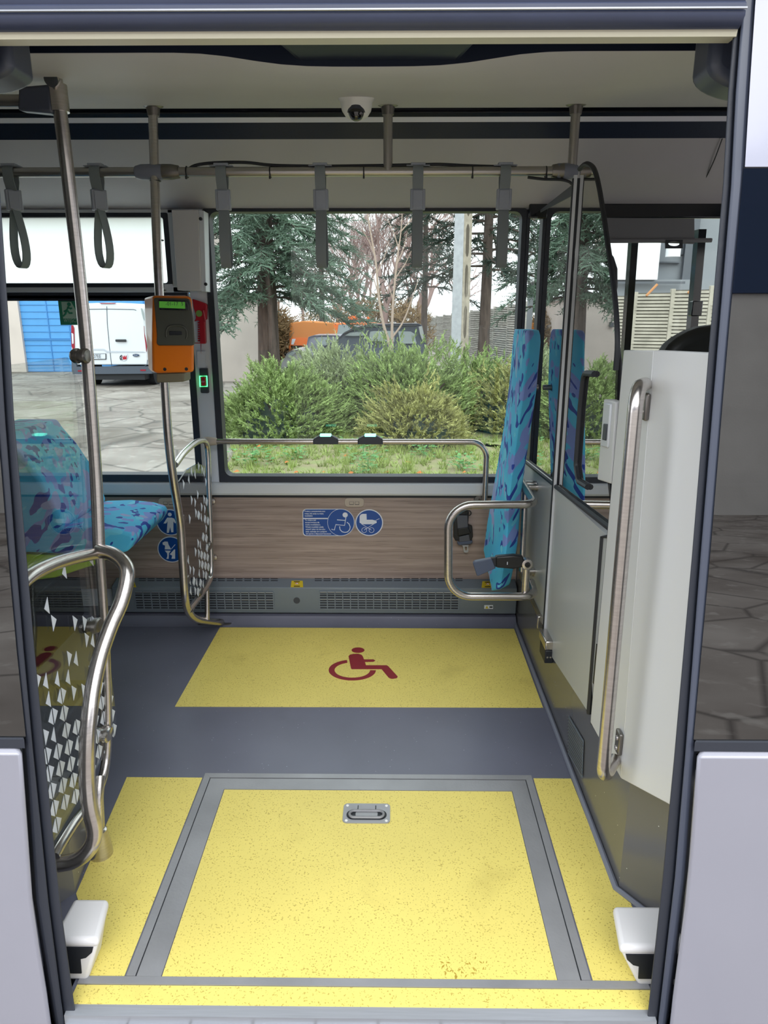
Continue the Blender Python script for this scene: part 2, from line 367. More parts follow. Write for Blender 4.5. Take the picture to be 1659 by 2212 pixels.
# ceiling: lip, slope
b = MB(); n = 120; X0, X1 = -3.6, 2.0
def lip(x):    # the lip dips around the door motor housing
    t = math.exp(-((x+0.05)/0.29)**4)
    return t
zA = onY(800,113,1.75).z; zB = onY(800,122,1.78).z; zC = onY(800,137,1.84).z; zD = onY(800,150,1.90).z; prof = []
for i in range(n+1):
    x = X0 + (X1-X0)*i/n; t = lip(x)
    prof.append([V(x,1.742-0.00*t,2.20), V(x,1.75,zA-0.028*t), V(x,1.78,zB-0.028*t), V(x,1.84,zC-0.024*t), V(x,1.90,zD-0.016*t), V(x,2.0,zD+0.012-0.006*t), V(x,2.4,2.197), V(x,2.85,2.272)])
k = len(prof[0]); vs = [p for row in prof for p in row]
b.add(vs, [(i*k+j, i*k+j+1, (i+1)*k+j+1, (i+1)*k+j) for i in range(n) for j in range(k-1)])
struct(b.build('ceiling', 'beige_plastic', smooth=30), 'beige moulded bus ceiling with a lip dipping over the door')
b = MB(); b.prism([V(-3.6,2.852,2.275),V(-3.6,2.852,2.40),V(-3.6,2.93,2.40),V(-3.6,2.93,2.30)], (5.6,0,0))
b.prism([V(-3.6,2.875,2.262),V(-3.6,2.875,2.30),V(-3.6,2.93,2.30),V(-3.6,2.93,2.262)], (5.6,0,0))
struct(b.build('trim_1', 'gloss_black', smooth=0))
zl0 = onY(800,250,2.95).z; zl1 = onY(800,265,2.975).z; zb = onY(800,300,3.01).z; zc = onY(800,450,WY-0.01).z
b = MB(); b.prism([V(-3.6,2.94,zl0+0.004),V(-3.6,2.97,zl1),V(-3.6,2.99,zl1+0.05),V(-3.6,2.95,zl0+0.05)], (5.6,0,0))
struct(b.build('trim_2', 'led_cover', smooth=0), 'pale grey light strip cover running along the ceiling edge')
b = MB(); b.prism([V(-3.6,2.975,zl1),V(-3.6,3.012,zb),V(-3.6,3.05,zb+0.02),V(-3.6,3.02,zl1+0.05)], (5.6,0,0))
hm = ramp_mat('perforated_black', [(0.0,(8,12,22)),(0.22,(30,42,62))], 'voro', 110, (1,1,1), 0.4)
struct(b.build('trim_3', 'perforated_black', smooth=0), 'black perforated air vent band above the windows')
b = MB(); cpth = [(3.012,zb),(3.10,zb-0.058),(3.20,zb-0.118),(3.30,zb-0.176),(WY-0.012,zc+0.003),(WY,zc)]
b.prism([V(-3.6,y,z) for y,z in cpth] + [V(-3.6,WY,2.4),V(-3.6,3.05,2.4)], (5.6,0,0))
cove = struct(b.build('trim_4', 'beige_plastic', smooth=30), 'beige cove panel above the far windows')
b = MB(); pth = smooth_path([onY(1560,300,3.005),onY(1541,350,3.10),onY(1518,395,3.22),onY(1490,428,3.30),onY(1440,447,3.352)])
b.tube(pth, 0.0022, 6); b.build('panel_seam', 'black', cove)
b = MB(); b.box((-3.7,1.42,2.42),(2.1,3.48,2.5)); b.box((-3.7,3.37,1.995),(2.1,3.45,2.45)); b.box((2.0,1.4,-0.2),(2.1,3.45,1.0)); b.box((2.0,1.4,1.95),(2.1,3.45,2.45)); b.box((-3.7,1.4,-0.2),(-3.6,3.45,2.45))
struct(b.build('wall_outer', 'silver_paint', smooth=0))
b = MB(); b.box((-3.7,1.36,-0.22),(2.1,3.45,-0.13)); struct(b.build('trim_5', 'black', smooth=0))
# wall with the windows
def wx(px, py): return onY(px,py,WY)
z_sill = 0.757; w2 = (-0.812, 0.576, 0.790, 1.990); w1 = (-1.93, -0.953, 0.797, 1.622); w3 = (0.612, 1.50, 0.790, 1.990)
b = MB()
b.box((-3.6,WY,-0.2),(2.0,WY+0.07,z_sill)); b.box((-3.6,WY,2.0),(2.0,WY+0.07,2.42))
b.box((w1[1]+0.03,WY,z_sill),(w2[0]-0.03,WY+0.07,2.0)); b.box((w3[1]+0.03,WY,z_sill),(2.0,WY+0.07,2.0))
b.box((-2.10,WY,z_sill),(w1[0]-0.03,WY+0.07,2.0))
wall_far = struct(b.build('wall_far', 'pillar_grey', smooth=0), 'pale grey bus side wall between the windows')
def window(name, box, label, ring_t=(0.03,0.03,0.035,0.012), r=0.035, glass='window_glass'):
    w = thing(name, label, 'window', ((box[0]+box[1])/2, WY, box[2])); struct(w)
    f = MB(); wallring(f, *box, ring_t, r, WY-0.008, 0.07, 0.01); f.build('rubber_seal', 'black_rubber', w)
    g = MB(); g.box((box[0]-0.02,WY+0.045,box[2]-0.02),(box[1]+0.02,WY+0.051,box[3]+0.01)); g.build('pane', glass, w)
    return w
win2 = window('window_2', w2, 'large fixed bus window over the wheelchair bay', (0.03,0.02,0.035,0.012))
win1 = window('window_1', w1, 'left bus window with a frosted hinged top light')
win0 = window('window_0', (-3.45,-2.13,0.797,1.98), 'rearmost bus window')
win3 = window('window_3', w3, 'sliding window beside the driver', (0.014,0.03,0.035,0.012))
# top light of window 1
hz0 = wx(200,612).z; hz1 = wx(200,470).z
f = MB(); wallring(f, -1.93, wx(356,500).x, hz0, hz1, (0.03,0.022,0.018,0.018), 0.012, WY-0.014, 0.03, 0.008); f.build('top_light_seal', 'black_rubber', win1)
f = MB(); xr = wx(356,500).x
f.box((-2.0,WY-0.012,wx(200,632).z),(w1[1]+0.03,WY+0.02,hz0-0.015)); f.box((-2.0,WY-0.012,hz1+0.016),(xr+0.05,WY+0.02,2.0)); f.box((xr+0.020,WY-0.012,wx(200,632).z),(w1[1]+0.03,WY+0.02,2.0))
f.build('top_light_frame', 'alu_wall', win1, bevel=0.003)
f = MB(); f.box((-1.95,WY+0.010,hz0-0.01),(xr+0.01,WY+0.014,hz1+0.01)); f.build('frosted_pane', 'frosted_glass', win1)
f = MB(); f.box((-2.0,WY-0.008,1.622-0.01),(w1[1]+0.02,WY+0.02,wx(200,632).z)); f.build('mid_seal', 'black_rubber', win1)
f = MB(); c = wx(366,617); f.box((c.x-0.02,WY-0.0145,c.z-0.009),(c.x+0.02,WY-0.013,c.z+0.006)); f.build('small_sticker', 'white_card', win1)
# driver's window bars, latch
for (xa,ya,xb,yb,wd_) in ((1372,520,1355,755,0.030),(1516,520,1495,760,0.034)):
    f = MB(); p = onY(xa,ya,WY-0.02); q = onY(xb,yb,WY-0.02); d = (q-p); p = p - d*0.1; q = q + d*1.2
    f.hexa([p+V(-wd_/2,0,0),p+V(wd_/2,0,0),p+V(wd_/2,0.05,0),p+V(-wd_/2,0.05,0),q+V(-wd_/2,0,0),q+V(wd_/2,0,0),q+V(wd_/2,0.05,0),q+V(-wd_/2,0.05,0)])
    f.build('sliding_bar', 'gloss_black', win3)
f = MB(); p = onY(1497,650,WY-0.05); q = onY(1516,683,WY-0.05); f.box((p.x,p.y,q.z),(q.x,p.y+0.04,p.z)); f.build('latch', 'gloss_black', win3, bevel=0.004)
# band above the driver's window
b = MB(); p = onY(1320,450,WY-0.03); q = onY(1320,472,WY-0.03); b.box((0.60,WY-0.035,q.z),(2.0,WY-0.009,p.z+0.02)); struct(b.build('trim_6', 'gloss_black', bevel=0.006))
# rail under the windows, wood panel
b = MB(); z0 = wx(800,1067).z; z1 = wx(800,1043).z
b.prism([V(-3.6,WY-0.03,z0),V(-3.6,WY-0.034,z0+0.01),V(-3.6,WY-0.03,z1-0.004),V(-3.6,WY-0.024,z1+0.002),V(-3.6,WY,z1+0.004),V(-3.6,WY,z0)], (5.6,0,0))
struct(b.build('trim_7', 'alu_wall', smooth=25), 'pale grey aluminium rail below the bus windows')
b = MB(); b.box((-3.6,WY-0.020,z0-0.014),(2.0,WY-0.001,z0)); struct(b.build('trim_8', 'black', smooth=0))
b = MB(); b.box((-3.6,WY-0.014,0.20),(PX,WY-0.001,z0-0.008)); struct(b.build('trim_9', 'wood', smooth=0), 'brown wood grain panel on the far wall')
b = MB(); b.box((-3.6,WY-0.016,z0-0.010),(PX,WY-0.0135,z0-0.006)); struct(b.build('trim_10', 'alu', smooth=0))
# cove skirting at the foot of the far wall
b = MB(); b.prism([V(-3.6,3.225,fz(3.225)+0.001),V(-3.6,3.25,fz(3.25)+0.006),V(-3.6,3.275,0.085),V(-3.6,3.36,0.10),V(-3.6,3.36,0.0),V(-3.6,3.225,0.03)], (3.6+PX,0,0))
struct(b.build('baseboard_far', 'lino', smooth=40))
# ------------------------------------------------------------------ driver's cabin side: base wall
def pl(pts, z0, z1, th=0.04, side=1):
    """vertical panel following the plan line pts"""
    b = MB()
    for (x0,y0),(x1,y1) in zip(pts[:-1], pts[1:]):
        d = V(x1-x0,y1-y0,0).normalized(); nrm = V(-d.y, d.x, 0)*th*side
        a = V(x0,y0,0); c = V(x1,y1,0)
        za0, zc0 = (z0(y0), z0(y1)) if callable(z0) else (z0, z0)
        za1, zc1 = (z1(y0), z1(y1)) if callable(z1) else (z1, z1)
        b.hexa([a+V(0,0,za0),c+V(0,0,zc0),c+nrm+V(0,0,zc0),a+nrm+V(0,0,za0),a+V(0,0,za1),c+V(0,0,zc1),c+nrm+V(0,0,zc1),a+nrm+V(0,0,za1)])
    return b
b = pl([(PX+0.004,3.36),(PX+0.008,1.615),(0.90,1.27)], lambda y: fz(y)-0.01, 0.46)
struct(b.build('wall_cab', 'lino_wall', smooth=0), 'grey flecked lino wall at the foot of the driver cabin')
b = MB(); b.tube([V(PX-0.004,3.3,fz(3.3)+0.004),V(PX-0.001,1.61,fz(1.61)+0.004),V(0.89,1.26,fz(1.26)+0.004)], 0.009, 8); struct(b.build('baseboard_cab', 'joint_grey'))
b = MB(); q = [onX(1229,1545,PX+0.004),onX(1261,1600,PX+0.004),onX(1258,1680,PX+0.004),onX(1228,1628,PX+0.004)]
b.prism(q, (-0.002,0,0)); vent = tag(b.build('service_plate', 'heater_grey', loc=q[0], smooth=0), 'grey ribbed metal plate low on the cabin base wall', 'plate')
b = MB()
for i in range(1,12):
    t = i/12; p = q[0].lerp(q[3],t); r_ = q[1].lerp(q[2],t); b.tube([p+V(-0.003,0,0),r_+V(-0.003,0,0)], 0.0015, 5)
b.build('ribs', 'steel_dark', vent)
# ------------------------------------------------------------------ cabin partition
part = thing('cabin_partition', 'pale grey fixed panel and tinted glass next to the wheelchair backrest', 'partition', (PX,3.0,0.3))
zg = lambda y: 0.892 + (3.195-y)*(0.963-0.892)/(3.195-1.913)
SY = 2.635; zt = onX(1245,385,PX).z
b = MB(); b.prism([V(PX,3.34,0.36),V(PX,SY+0.014,onX(1182,1372,PX).z),V(PX,SY+0.014,zg(SY)-0.012),V(PX,3.34,zg(3.34)-0.012)], (0.03,0,0)); b.build('lower_panel', 'door_panel', part, smooth=0)
b = MB(); b.prism([V(PX+0.01,3.33,zg(3.3)),V(PX+0.01,SY+0.012,zg(SY)),V(PX+0.01,SY+0.012,1.985),V(PX+0.01,3.33,1.985)], (0.006,0,0)); b.build('pane', 'partition_glass', part, smooth=0)
b = MB(); b.prism([V(PX+0.008,SY+0.01,zt-0.005),V(PX+0.008,3.27,1.985),V(PX+0.008,3.27,1.975),V(PX+0.008,SY+0.01,1.955)], (0.010,0,0)); b.build('black_gusset', 'charcoal', part, smooth=0)
b = MB(); b.tube([V(PX,3.34,zg(3.3)-0.006),V(PX,SY+0.01,zg(SY)-0.006)], 0.008, 6); b.build('gasket', 'black', part)
b = MB()
b.box((PX-0.008,SY-0.006,0.30),(PX+0.003,SY+0.006,zt+0.01)); b.build('seam_strip', 'alu_wall', part, smooth=0)
b = MB(); b.box((PX+0.003,SY-0.007,0.30),(PX+0.010,SY+0.007,zt)); b.box((PX-0.012,SY-0.004,0.30),(PX-0.008,SY+0.006,zt)); b.build('seam_gasket', 'black', part, smooth=0)
door = thing('cabin_door', 'driver cabin door with pale panel below and curved tinted glass above', 'door', (PX,2.3,0.3))
DY = SY-0.012
dlo = onX(1182,1395,PX); dro = onX(1272,1541,PX); drt = onX(1313,1152,PX)
b = MB(); b.prism([V(PX,DY,dlo.z-0.02),V(PX,dro.y,dro.z),V(PX,drt.y,zg(drt.y)-0.03),V(PX,DY,zg(DY)-0.012)], (0.03,0,0)); b.build('door_panel', 'door_panel', door, smooth=0)
out = [(1246,382),(1252,365),(1266,354),(1281,362),(1291,390),(1302,450),(1312,520),(1322,590),(1330,660),(1334,740),(1330,800),(1328,868),(1310,1020),(1324,1143)]
gp = [onX(a,c,PX+0.008) for a,c in out] ; gp = [V(PX+0.008,DY,zg(DY))] + [V(PX+0.008,DY,gp[0].z)] + gp[1:]
b = MB(); b.prism(gp, (0.006,0,0)); b.build('pane', 'partition_glass', door, smooth=0)
b = MB(); b.tube(smooth_path(gp[2:-3],4), 0.008, 8); b.build('black_edge', 'black', door)
b = MB(); b.tube([V(PX,DY,zg(DY)-0.006),onX(1328,1150,PX)], 0.009, 6); b.tube([onX(1328,1150,PX)+V(0,0,-0.01),onX(1302,1160,PX+0.0),dro+V(0,0,0.0)], 0.008, 6); b.build('door_gasket', 'black', door)
sl = [onX(*p,PX+0.004) for p in ((1262,806),(1284,808),(1279,900),(1271,1044),(1250,1040),(1245,1005),(1254,880))]
b = MB(); b.tube(fillet([sl[1]]+[sl[0],sl[6],sl[5],sl[4]]+[onX(1270,1052,PX+0.004)],0.03), 0.010, 8); b.build('pull_slot', 'black', door)
lk = thing('door_lock', 'white lock housing with a silver latch on the cabin door edge', 'lock', onX(1310,950,PX))
b = MB(); q = [onX(*p,PX-0.012) for p in ((1304,862),(1330,868),(1318,1045),(1290,1036))]; b.prism(q, (0.03,0,0)); b.build('housing', 'panel_white', lk, bevel=0.004)
b = MB(); q = [onX(*p,PX-0.018) for p in ((1304,870),(1318,872),(1311,968),(1297,964))]; b.prism(q, (0.008,0,0)); b.build('latch_plate', 'alu_wall', lk, bevel=0.004)
b = MB(); q = [onX(*p,PX-0.021) for p in ((1303,915),(1311,916),(1308,952),(1300,950))]; b.prism(q, (0.004,0,0)); b.build('latch_recess', 'charcoal', lk, bevel=0.002)
# hinge bits at the bottom of the seam
bs_ = MB(); bs_.prism([V(PX-0.012,3.2,0.35),V(PX-0.012,2.72,0.34),V(PX-0.012,2.72,0.325),V(PX-0.012,3.2,0.335)], (0.012,0,0)); bs_.build('brass_strip', 'taupe', part, smooth=0)
bs_ = MB(); bs_.box((PX-0.02,2.70,0.29),(PX+0.002,2.73,0.345)); bs_.build('strip_end', 'steel', part, bevel=0.003)
hg = bpy.data.objects.new('floor_hinge', None); COL.objects.link(hg); hg.parent = door; ROOT[hg.name] = ROOT[door.name]; hg.empty_display_size = 0.02
b = MB(); q = onX(1178,1400,PX-0.03); b.box((PX-0.028,2.50,0.235),(PX+0.006,2.60,0.29)); b.build('foot', 'black', hg, bevel=0.004)
b = MB(); b.box((PX-0.030,2.50,0.29),(PX+0.006,2.62,0.33)); b.build('collar', 'steel', hg, bevel=0.006)
b = MB()
for xx in (PX-0.018,PX-0.006): b.lathe([(0.004,0),(0.004,0.002)], (xx,2.50,0.262), (0,-1,0), 10)
b.build('bolt', 'steel', hg)
# ------------------------------------------------------------------ white folded panel beside the door
wp = thing('entrance_side_panel', 'tall white folded panel carrying the steel handrail by the door', 'panel', (PX,1.6,0.3))
QX = PX-0.02
A0 = onX(1275,1560,QX); A1 = onX(1341,1682,QX); A2 = onX(1412,757,QX); A3 = onX(1337,755,QX)
B1 = onY(1452,1742,1.40); B2 = onY(1545,763,1.44)
b = MB(); b.prism([A0,A1,A2,V(QX,A0.y,A3.z)], (0.03,0,0)); b.build('flat_face', 'panel_white', wp, bevel=0.003)
b = MB(); b.prism([A1,B1,B2,A2], (0.025,0.02,0)); b.build('angled_face', 'panel_white', wp, bevel=0.003)
b = MB(); b.box((QX+0.004,A0.y+0.0,A0.z-0.01),(QX+0.03,A0.y+0.012,A3.z)); b.build('dark_edge', 'black', wp, smooth=0)
b = MB(); b.box((QX+0.006,A0.y-0.004,0.47),(QX+0.032,A0.y+0.03,0.60)); b.build('hinge_slot', 'black', wp, smooth=0)
# steel handrail on it
hr = thing('door_handrail', 'long brushed steel handrail on the white panel right of the door', 'handrail', (PX,1.65,0.4))
hx = QX-0.075
h_pts = [V(QX-0.012,onX(1404,830,QX).y,onX(1404,830,QX).z), onX(1352,800,hx) , onX(1312,1640,hx), V(QX-0.012,onX(1338,1640,QX).y,onX(1338,1640,QX).z)]
h_pts[1] = V(hx, onX(1372,880,hx).y, h_pts[0].z+0.005); h_pts[2] = V(hx, onX(1309,1600,hx).y, h_pts[3].z-0.0)
b = MB(); b.tube(fillet(h_pts, 0.055, 8), 0.0165, 18); b.build('rail', 'steel', hr)
for (p, s_) in ((h_pts[0],-1),(h_pts[3],1)):
    b = MB(); b.box((QX-0.012,p.y-0.018,min(p.z+0.02,p.z+s_*0.085)),(QX,p.y+0.018,max(p.z-0.02,p.z+s_*0.085))); fl = b.build('mounting_plate', 'steel_dark', hr, bevel=0.005)
    c = MB()
    for k in (0.035,0.065): c.lathe([(0.007,0),(0.006,0.003)], (QX-0.012,p.y,p.z+s_*k), (-1,0,0), 12)
    c.build('screw', 'steel', fl)
# ------------------------------------------------------------------ door frame, lintel, outer skin
def jstrip(pl_, pr_, off, th, name, m, label=None, n=1):
    b = MB(); vs = []; n = len(pl_)
    for p, q in zip(pl_, pr_):
        a, c = onJ(*p,off), onJ(*q,off); k = 1 + th/a.y*1.35     # the rubber splays outward into the wall, so no reveal shows
        a2, c2 = V(a.x*k,a.y+th,a.z), V(c.x*k,c.y+th,c.z)
        vs += [a,c,c2,a2]
    b.add(vs, [(i*4+j,i*4+(j+1)%4,i*4+4+(j+1)%4,i*4+4+j) for i in range(n-1) for j in range(4)] + [(3,2,1,0),(n*4-4,n*4-3,n*4-2,n*4-1)])
    return b
# right jamb: inner rubber, outer profile
yy = [-10,200,400,760,1200,1640,1900,2230]
def ip(tab, y):
    for (y0,x0),(y1,x1) in zip(tab[:-1],tab[1:]):
        if y <= y1: return x0+(x1-x0)*(y-y0)/(y1-y0)
    (y0,x0),(y1,x1) = tab[-2:]; return x0+(x1-x0)*(y-y0)/(y1-y0)
rin = [(-10,1590),(200,1572),(400,1561),(760,1530),(1200,1494),(1640,1455),(1900,1430),(2212,1396)]
rmid = [(-10,1604),(200,1588),(400,1578),(760,1548),(1200,1512),(1640,1478),(1900,1456),(2212,1420)]
rout = [(-10,1632),(200,1618),(400,1606),(760,1572),(1200,1536),(1640,1496),(1900,1477),(2212,1437)]
jr = thing('trim_11', 'grey and black rubber profile down the right edge of the doorway', 'trim', onJ(1480,1400)); struct(jr)
b = jstrip([(ip(rin,y),y) for y in yy],[(ip(rmid,y),y) for y in yy], 0.0, 0.04, 'x', 'x'); b.build('inner_seal', 'black_rubber', jr, bevel=0.004)
b = jstrip([(ip(rmid,y),y) for y in yy],[(ip(rout,y),y) for y in yy], -0.012, 0.04, 'x', 'x'); b.build('outer_profile', 'gasket', jr, bevel=0.006)
lin_ = [(400,0),(700,20),(900,31),(1200,58),(1400,75),(1615,96),(1950,131),(2212,167)]
lmid = [(400,-22),(700,0),(900,12),(1200,35),(1400,52),(1615,72),(1950,106),(2212,140)]
lout = [(400,-50),(700,-28),(900,-8),(1200,16),(1400,34),(1615,57),(1950,80),(2212,122)]
yl_ = [-10,400,700,900,1200,1400,1615,1950,2230]
jl = thing('trim_12', 'black rubber profile down the left edge of the doorway', 'trim', onJ(100,1600)); struct(jl)
b = jstrip([(ip(lmid,y),y) for y in yl_],[(ip(lin_,y),y) for y in yl_], 0.0, 0.04, 'x','x'); b.build('inner_seal', 'black_rubber', jl, bevel=0.004)
b = jstrip([(ip(lout,y),y) for y in yl_],[(ip(lmid,y),y) for y in yl_], -0.012, 0.04, 'x','x'); b.build('outer_profile', 'black_rubber', jl, bevel=0.005)
# outer skin: silver below, dark glass, painted above
def skin(x0f, x1, z0, z1, off, th, m, name, label, bev=0.0):
    """panel on the leaning side from the jamb line to x1"""
    b = MB(); N = 8
    vs = []
    for i in range(N+1):
        z = z0+(z1-z0)*i/N; x = x0f(z); sg = 1 if x1 > x else -1
        vs += [V(x,yl(z,off),z),V(x1,yl(z,off),z),V(x1,yl(z,off)+th,z),V(x+sg*th*0.8,yl(z,off)+th,z)]
    b.add(vs, [(i*4+j,i*4+(j+1)%4,i*4+4+(j+1)%4,i*4+4+j) for i in range(N) for j in range(4)] + [(3,2,1,0),(N*4,N*4+1,N*4+2,N*4+3)])
    return struct(b.build(name, m, bevel=bev, smooth=30), label)
def edge_fn(tab, off):
    pts = [onJ(ip(tab,y),y,off) for y in range(-10,2240,50)]
    def f(z):
        for p,q in zip(pts[:-1],pts[1:]):
            if q.z <= z <= p.z: return p.x+(q.x-p.x)*(z-p.z)/(q.z-p.z)
        return pts[0].x if z > pts[0].z else pts[-1].x
    return f
rx = edge_fn(rout, -0.01); lx = edge_fn(lout, -0.01)
zr = onJ(1560,1622,-0.02).z; zrt = onJ(1640,360,-0.02).z; zlft = onJ(20,1615,-0.02).z
skin(lambda z: rx(z)-0.004, 2.1, -0.28, zr, -0.03, 0.06, 'silver_paint', 'wall_outer_right', 'silver painted bus side right of the door', 0.012)
skin(lambda z: rx(z)-0.004, 2.1, zrt, 2.5, -0.02, 0.05, 'white_paint', 'wall_outer_top', 'pale painted bus side above the dark glass')
skin(lambda z: lx(z)+0.004, -3.7, -0.28, zlft, -0.03, 0.06, 'silver_paint', 'wall_outer_left', 'silver painted bus side left of the door', 0.012)
skin(lambda z: rx(z)-0.004, 2.1, zr+0.02, zrt, -0.015, 0.006, 'side_glass_dark', 'window_4', 'dark tinted side glass right of the door')
skin(lambda z: lx(z)+0.004, -3.7, zlft+0.02, 2.2, -0.015, 0.006, 'side_glass_dark', 'window_5', 'dark tinted side glass left of the door')
skin(lambda z: rx(z)-0.004, 2.1, zr, zr+0.02, -0.022, 0.03, 'black_rubber', 'trim_13', None)
skin(lambda z: lx(z)+0.004, -3.7, zlft, zlft+0.02, -0.022, 0.03, 'black_rubber', 'trim_14', None)
# inner backing of the wall right of the door below the glass (keeps the cab dark)
b = MB(); b.box((1.0,1.42,-0.1),(2.0,1.46,0.75)); b.box((0.80,1.42,1.85),(2.0,1.47,2.4)); b.box((-3.6,1.42,-0.1),(-1.12,1.46,0.72)); b.box((-3.6,1.42,2.05),(-0.8,1.47,2.4)); struct(b.build('wall_door_side', 'beige_plastic', smooth=0))
# lintel
lt = thing('trim_15', 'dark painted lintel over the bus door', 'lintel', (0,1.43,2.05)); struct(lt)
def zY(py, Y): return onY(800,py,Y).z
Pf = [(1.47,zY(64,1.43)),(1.43,zY(64,1.43)),(1.420,zY(50,1.42)),(1.412,zY(36,1.412)),(1.412,zY(26,1.412)),(1.420,zY(23,1.42)),(1.420,zY(20,1.42)),(1.412,zY(17,1.412)),(1.412,zY(9,1.412)),(1.418,zY(6,1.418)),(1.414,zY(-10,1.414)),(1.414,2.5),(1.47,2.5)]
b = MB(); xL, xR = -3.7, rin and onJ(1580,30).x+0.01
b.prism([V(xL,y,z) for y,z in Pf], (xR-xL,0,0)); b.build('face', 'lintel_paint', lt, smooth=50)
b = MB(); b.tube([V(xL,1.408,zY(21,1.41)),V(xR,1.408,zY(21,1.41))], 0.0022, 6); b.build('highlight_line', 'alu', lt)  # thin bright line added as a painted highlight along the lintel
b = MB(); b.prism([V(xL,1.435,zY(66,1.435)),V(xL,1.438,zY(82,1.438)),V(xL,1.47,zY(82,1.438)),V(xL,1.47,zY(60,1.435))], (xR-xL,0,0)); b.build('cream_strip', 'cream', lt, smooth=0)
b = MB(); b.box((xL,1.47,2.17),(xR+0.3,1.80,2.40)); b.build('door_gear_bay', 'dark_navy', lt, smooth=0)
b = MB(); vs = []; n_ = 80
for i in range(n_+1):
    x = xL+(xR+0.3-xL)*i/n_; zb_ = onY(800,112,1.735).z-0.028*lip(x); vs += [V(x,1.725,2.2),V(x,1.725,zb_-0.003),V(x,1.744,zb_+0.003),V(x,1.744,2.2)]
b.add(vs, [(i*4+j,i*4+j+1,i*4+5+j,i*4+4+j) for i in range(n_) for j in range(3)]); b.build('cavity_shade', 'dark_navy', lt, smooth=30)  # dark strip added over the lip face, paints the shade of the cavity
b = MB(); b.box((-0.95,1.52,2.137),(-0.28,1.60,2.17)); b.box((0.22,1.52,2.137),(0.62,1.60,2.17)); b.build('gear_cover', 'lintel_paint', lt, bevel=0.012)
b = MB(); b.hexa([V(-0.27,1.56,2.092),V(0.20,1.56,2.092),V(0.14,1.735,2.078),V(-0.20,1.735,2.078),V(-0.30,1.56,2.18),V(0.22,1.56,2.18),V(0.22,1.735,2.18),V(-0.30,1.735,2.18)]); b.build('motor_housing', 'dark_navy', lt, bevel=0.01)
b = MB(); b.disc(onY(790,84,1.50), 0.022, 0.006, seg=20); b.build('small_lamp', 'panel_white', lt)
# aluminium sill and floor trims
si = thing('trim_16', 'aluminium door sill with screws', 'sill', (0,1.25,0)); struct(si)
b = MB(); b.prism([V(-0.75,1.264,0.001),V(-0.75,1.240,-0.004),V(-0.75,1.238,-0.03),V(-0.75,1.264,-0.03)], (1.36,0,0)); b.build('nosing', 'alu', si, smooth=0)
b = MB()
x = -0.75; i = 0
while x < 0.6:
    wdt = 0.145; b.box((x,1.222,-0.052),(min(x+wdt-0.003,0.62),1.242,-0.026)); x += wdt
b.build('step_edge', 'alu', si, bevel=0.003)
b = MB(); b.box((-0.78,1.20,-0.25),(0.64,1.26,-0.05)); b.build('underside', 'black', si, smooth=0)

# ================================================================== FLOOR COVERINGS AND RAMP
def fprism(mb, pts, h0, h1):
    a = [V(x,y,fz(y)+h0) for x,y in pts]; return mb.prism(a, (0,0,h1-h0))
wcp = [(-0.852,3.215),(0.612,3.215),(0.612,2.515),(-0.868,2.508)]
b = MB(); fprism(b, wcp[::-1], 0.0, 0.0015)
wc = tag(b.build('wheelchair_bay_marking', 'yellow_floor', loc=(-0.1,2.86,fz(2.86)), smooth=0), 'yellow floor area with red wheelchair symbol under the window', 'floor marking')
def Z1(x,y): return onF(680+x/7.9, 1380+y/7.9, 0.0015)
def sym(polys, m, name, par, h=0.0008):
    b = MB()
    for p in polys: b.prism([Z1(*q) for q in p], (0,0,h))
    return b.build(name, m, par, smooth=0)
ell = lambda cx,cy,rx,ry,a0=0,a1=360,n=28: [(cx+rx*math.cos(R(a0+(a1-a0)*k/n)), cy+ry*math.sin(R(a0+(a1-a0)*k/n))) for k in range(n + (0 if a1-a0==360 else 1))]

o_ = ell(640,535,403,176,1,257,40); i_ = ell(640,535,303,130,1,254,40)
quads = [[o_[k],o_[k+1],i_[k+1],i_[k]] for k in range(40)]
body = [(575,300),(600,272),(660,258),(740,256),(795,272),(820,300),(840,352),(1000,352),(1034,372),(1000,393),(855,396),(872,452),(1225,452),(1252,466),(1415,645),(1400,672),(1330,684),(1275,672),(1250,652),(1140,518),(632,518),(618,505)]
sym([ell(738,194,110,46)], 'red_symbol', 'symbol_head', wc)
sym([body], 'red_symbol', 'symbol_body', wc)
b = MB()
n = len(o_); vs = [Z1(*p) for p in o_] + [Z1(*p) for p in i_] + [Z1(*p)+V(0,0,0.0008) for p in o_] + [Z1(*p)+V(0,0,0.0008) for p in i_]
fs = []
for k in range(n-1): fs += [(2*n+k,2*n+k+1,3*n+k+1,3*n+k),(k,k+1,2*n+k+1,2*n+k),(n+k,n+k+1,3*n+k+1,3*n+k)]
b.add(vs, fs); b.build('symbol_wheel', 'red_symbol', wc, smooth=0)
# yellow covering either side of the ramp
b = MB(); fprism(b, [(-0.905,2.072),(-0.645,2.072),(-0.645,1.335),(-0.745,1.335),(-0.745,1.40),(-0.868,1.58)][::-1], 0.0, 0.0015)
tag(b.build('yellow_floor_covering', 'yellow_floor', loc=(-0.75,1.7,0.01), smooth=0), 'yellow flecked floor covering left of the ramp plate', 'floor covering', 'yellow floor strips beside the ramp')
b = MB(); fprism(b, [(0.490,2.080),(0.618,2.080),(0.624,1.62),(0.655,1.575),(0.655,1.335),(0.490,1.335)][::-1], 0.0, 0.0015)
tag(b.build('yellow_floor_covering', 'yellow_floor', loc=(0.55,1.7,0.01), smooth=0), 'yellow flecked floor covering right of the ramp plate', 'floor covering', 'yellow floor strips beside the ramp')
b = MB(); fprism(b, [(-0.75,1.312),(0.62,1.312),(0.62,1.264),(-0.75,1.264)][::-1], 0.0, 0.0015)
tag(b.build('yellow_floor_covering', 'yellow_floor', loc=(0,1.29,0.0), smooth=0), 'narrow yellow strip along the door sill', 'floor covering')
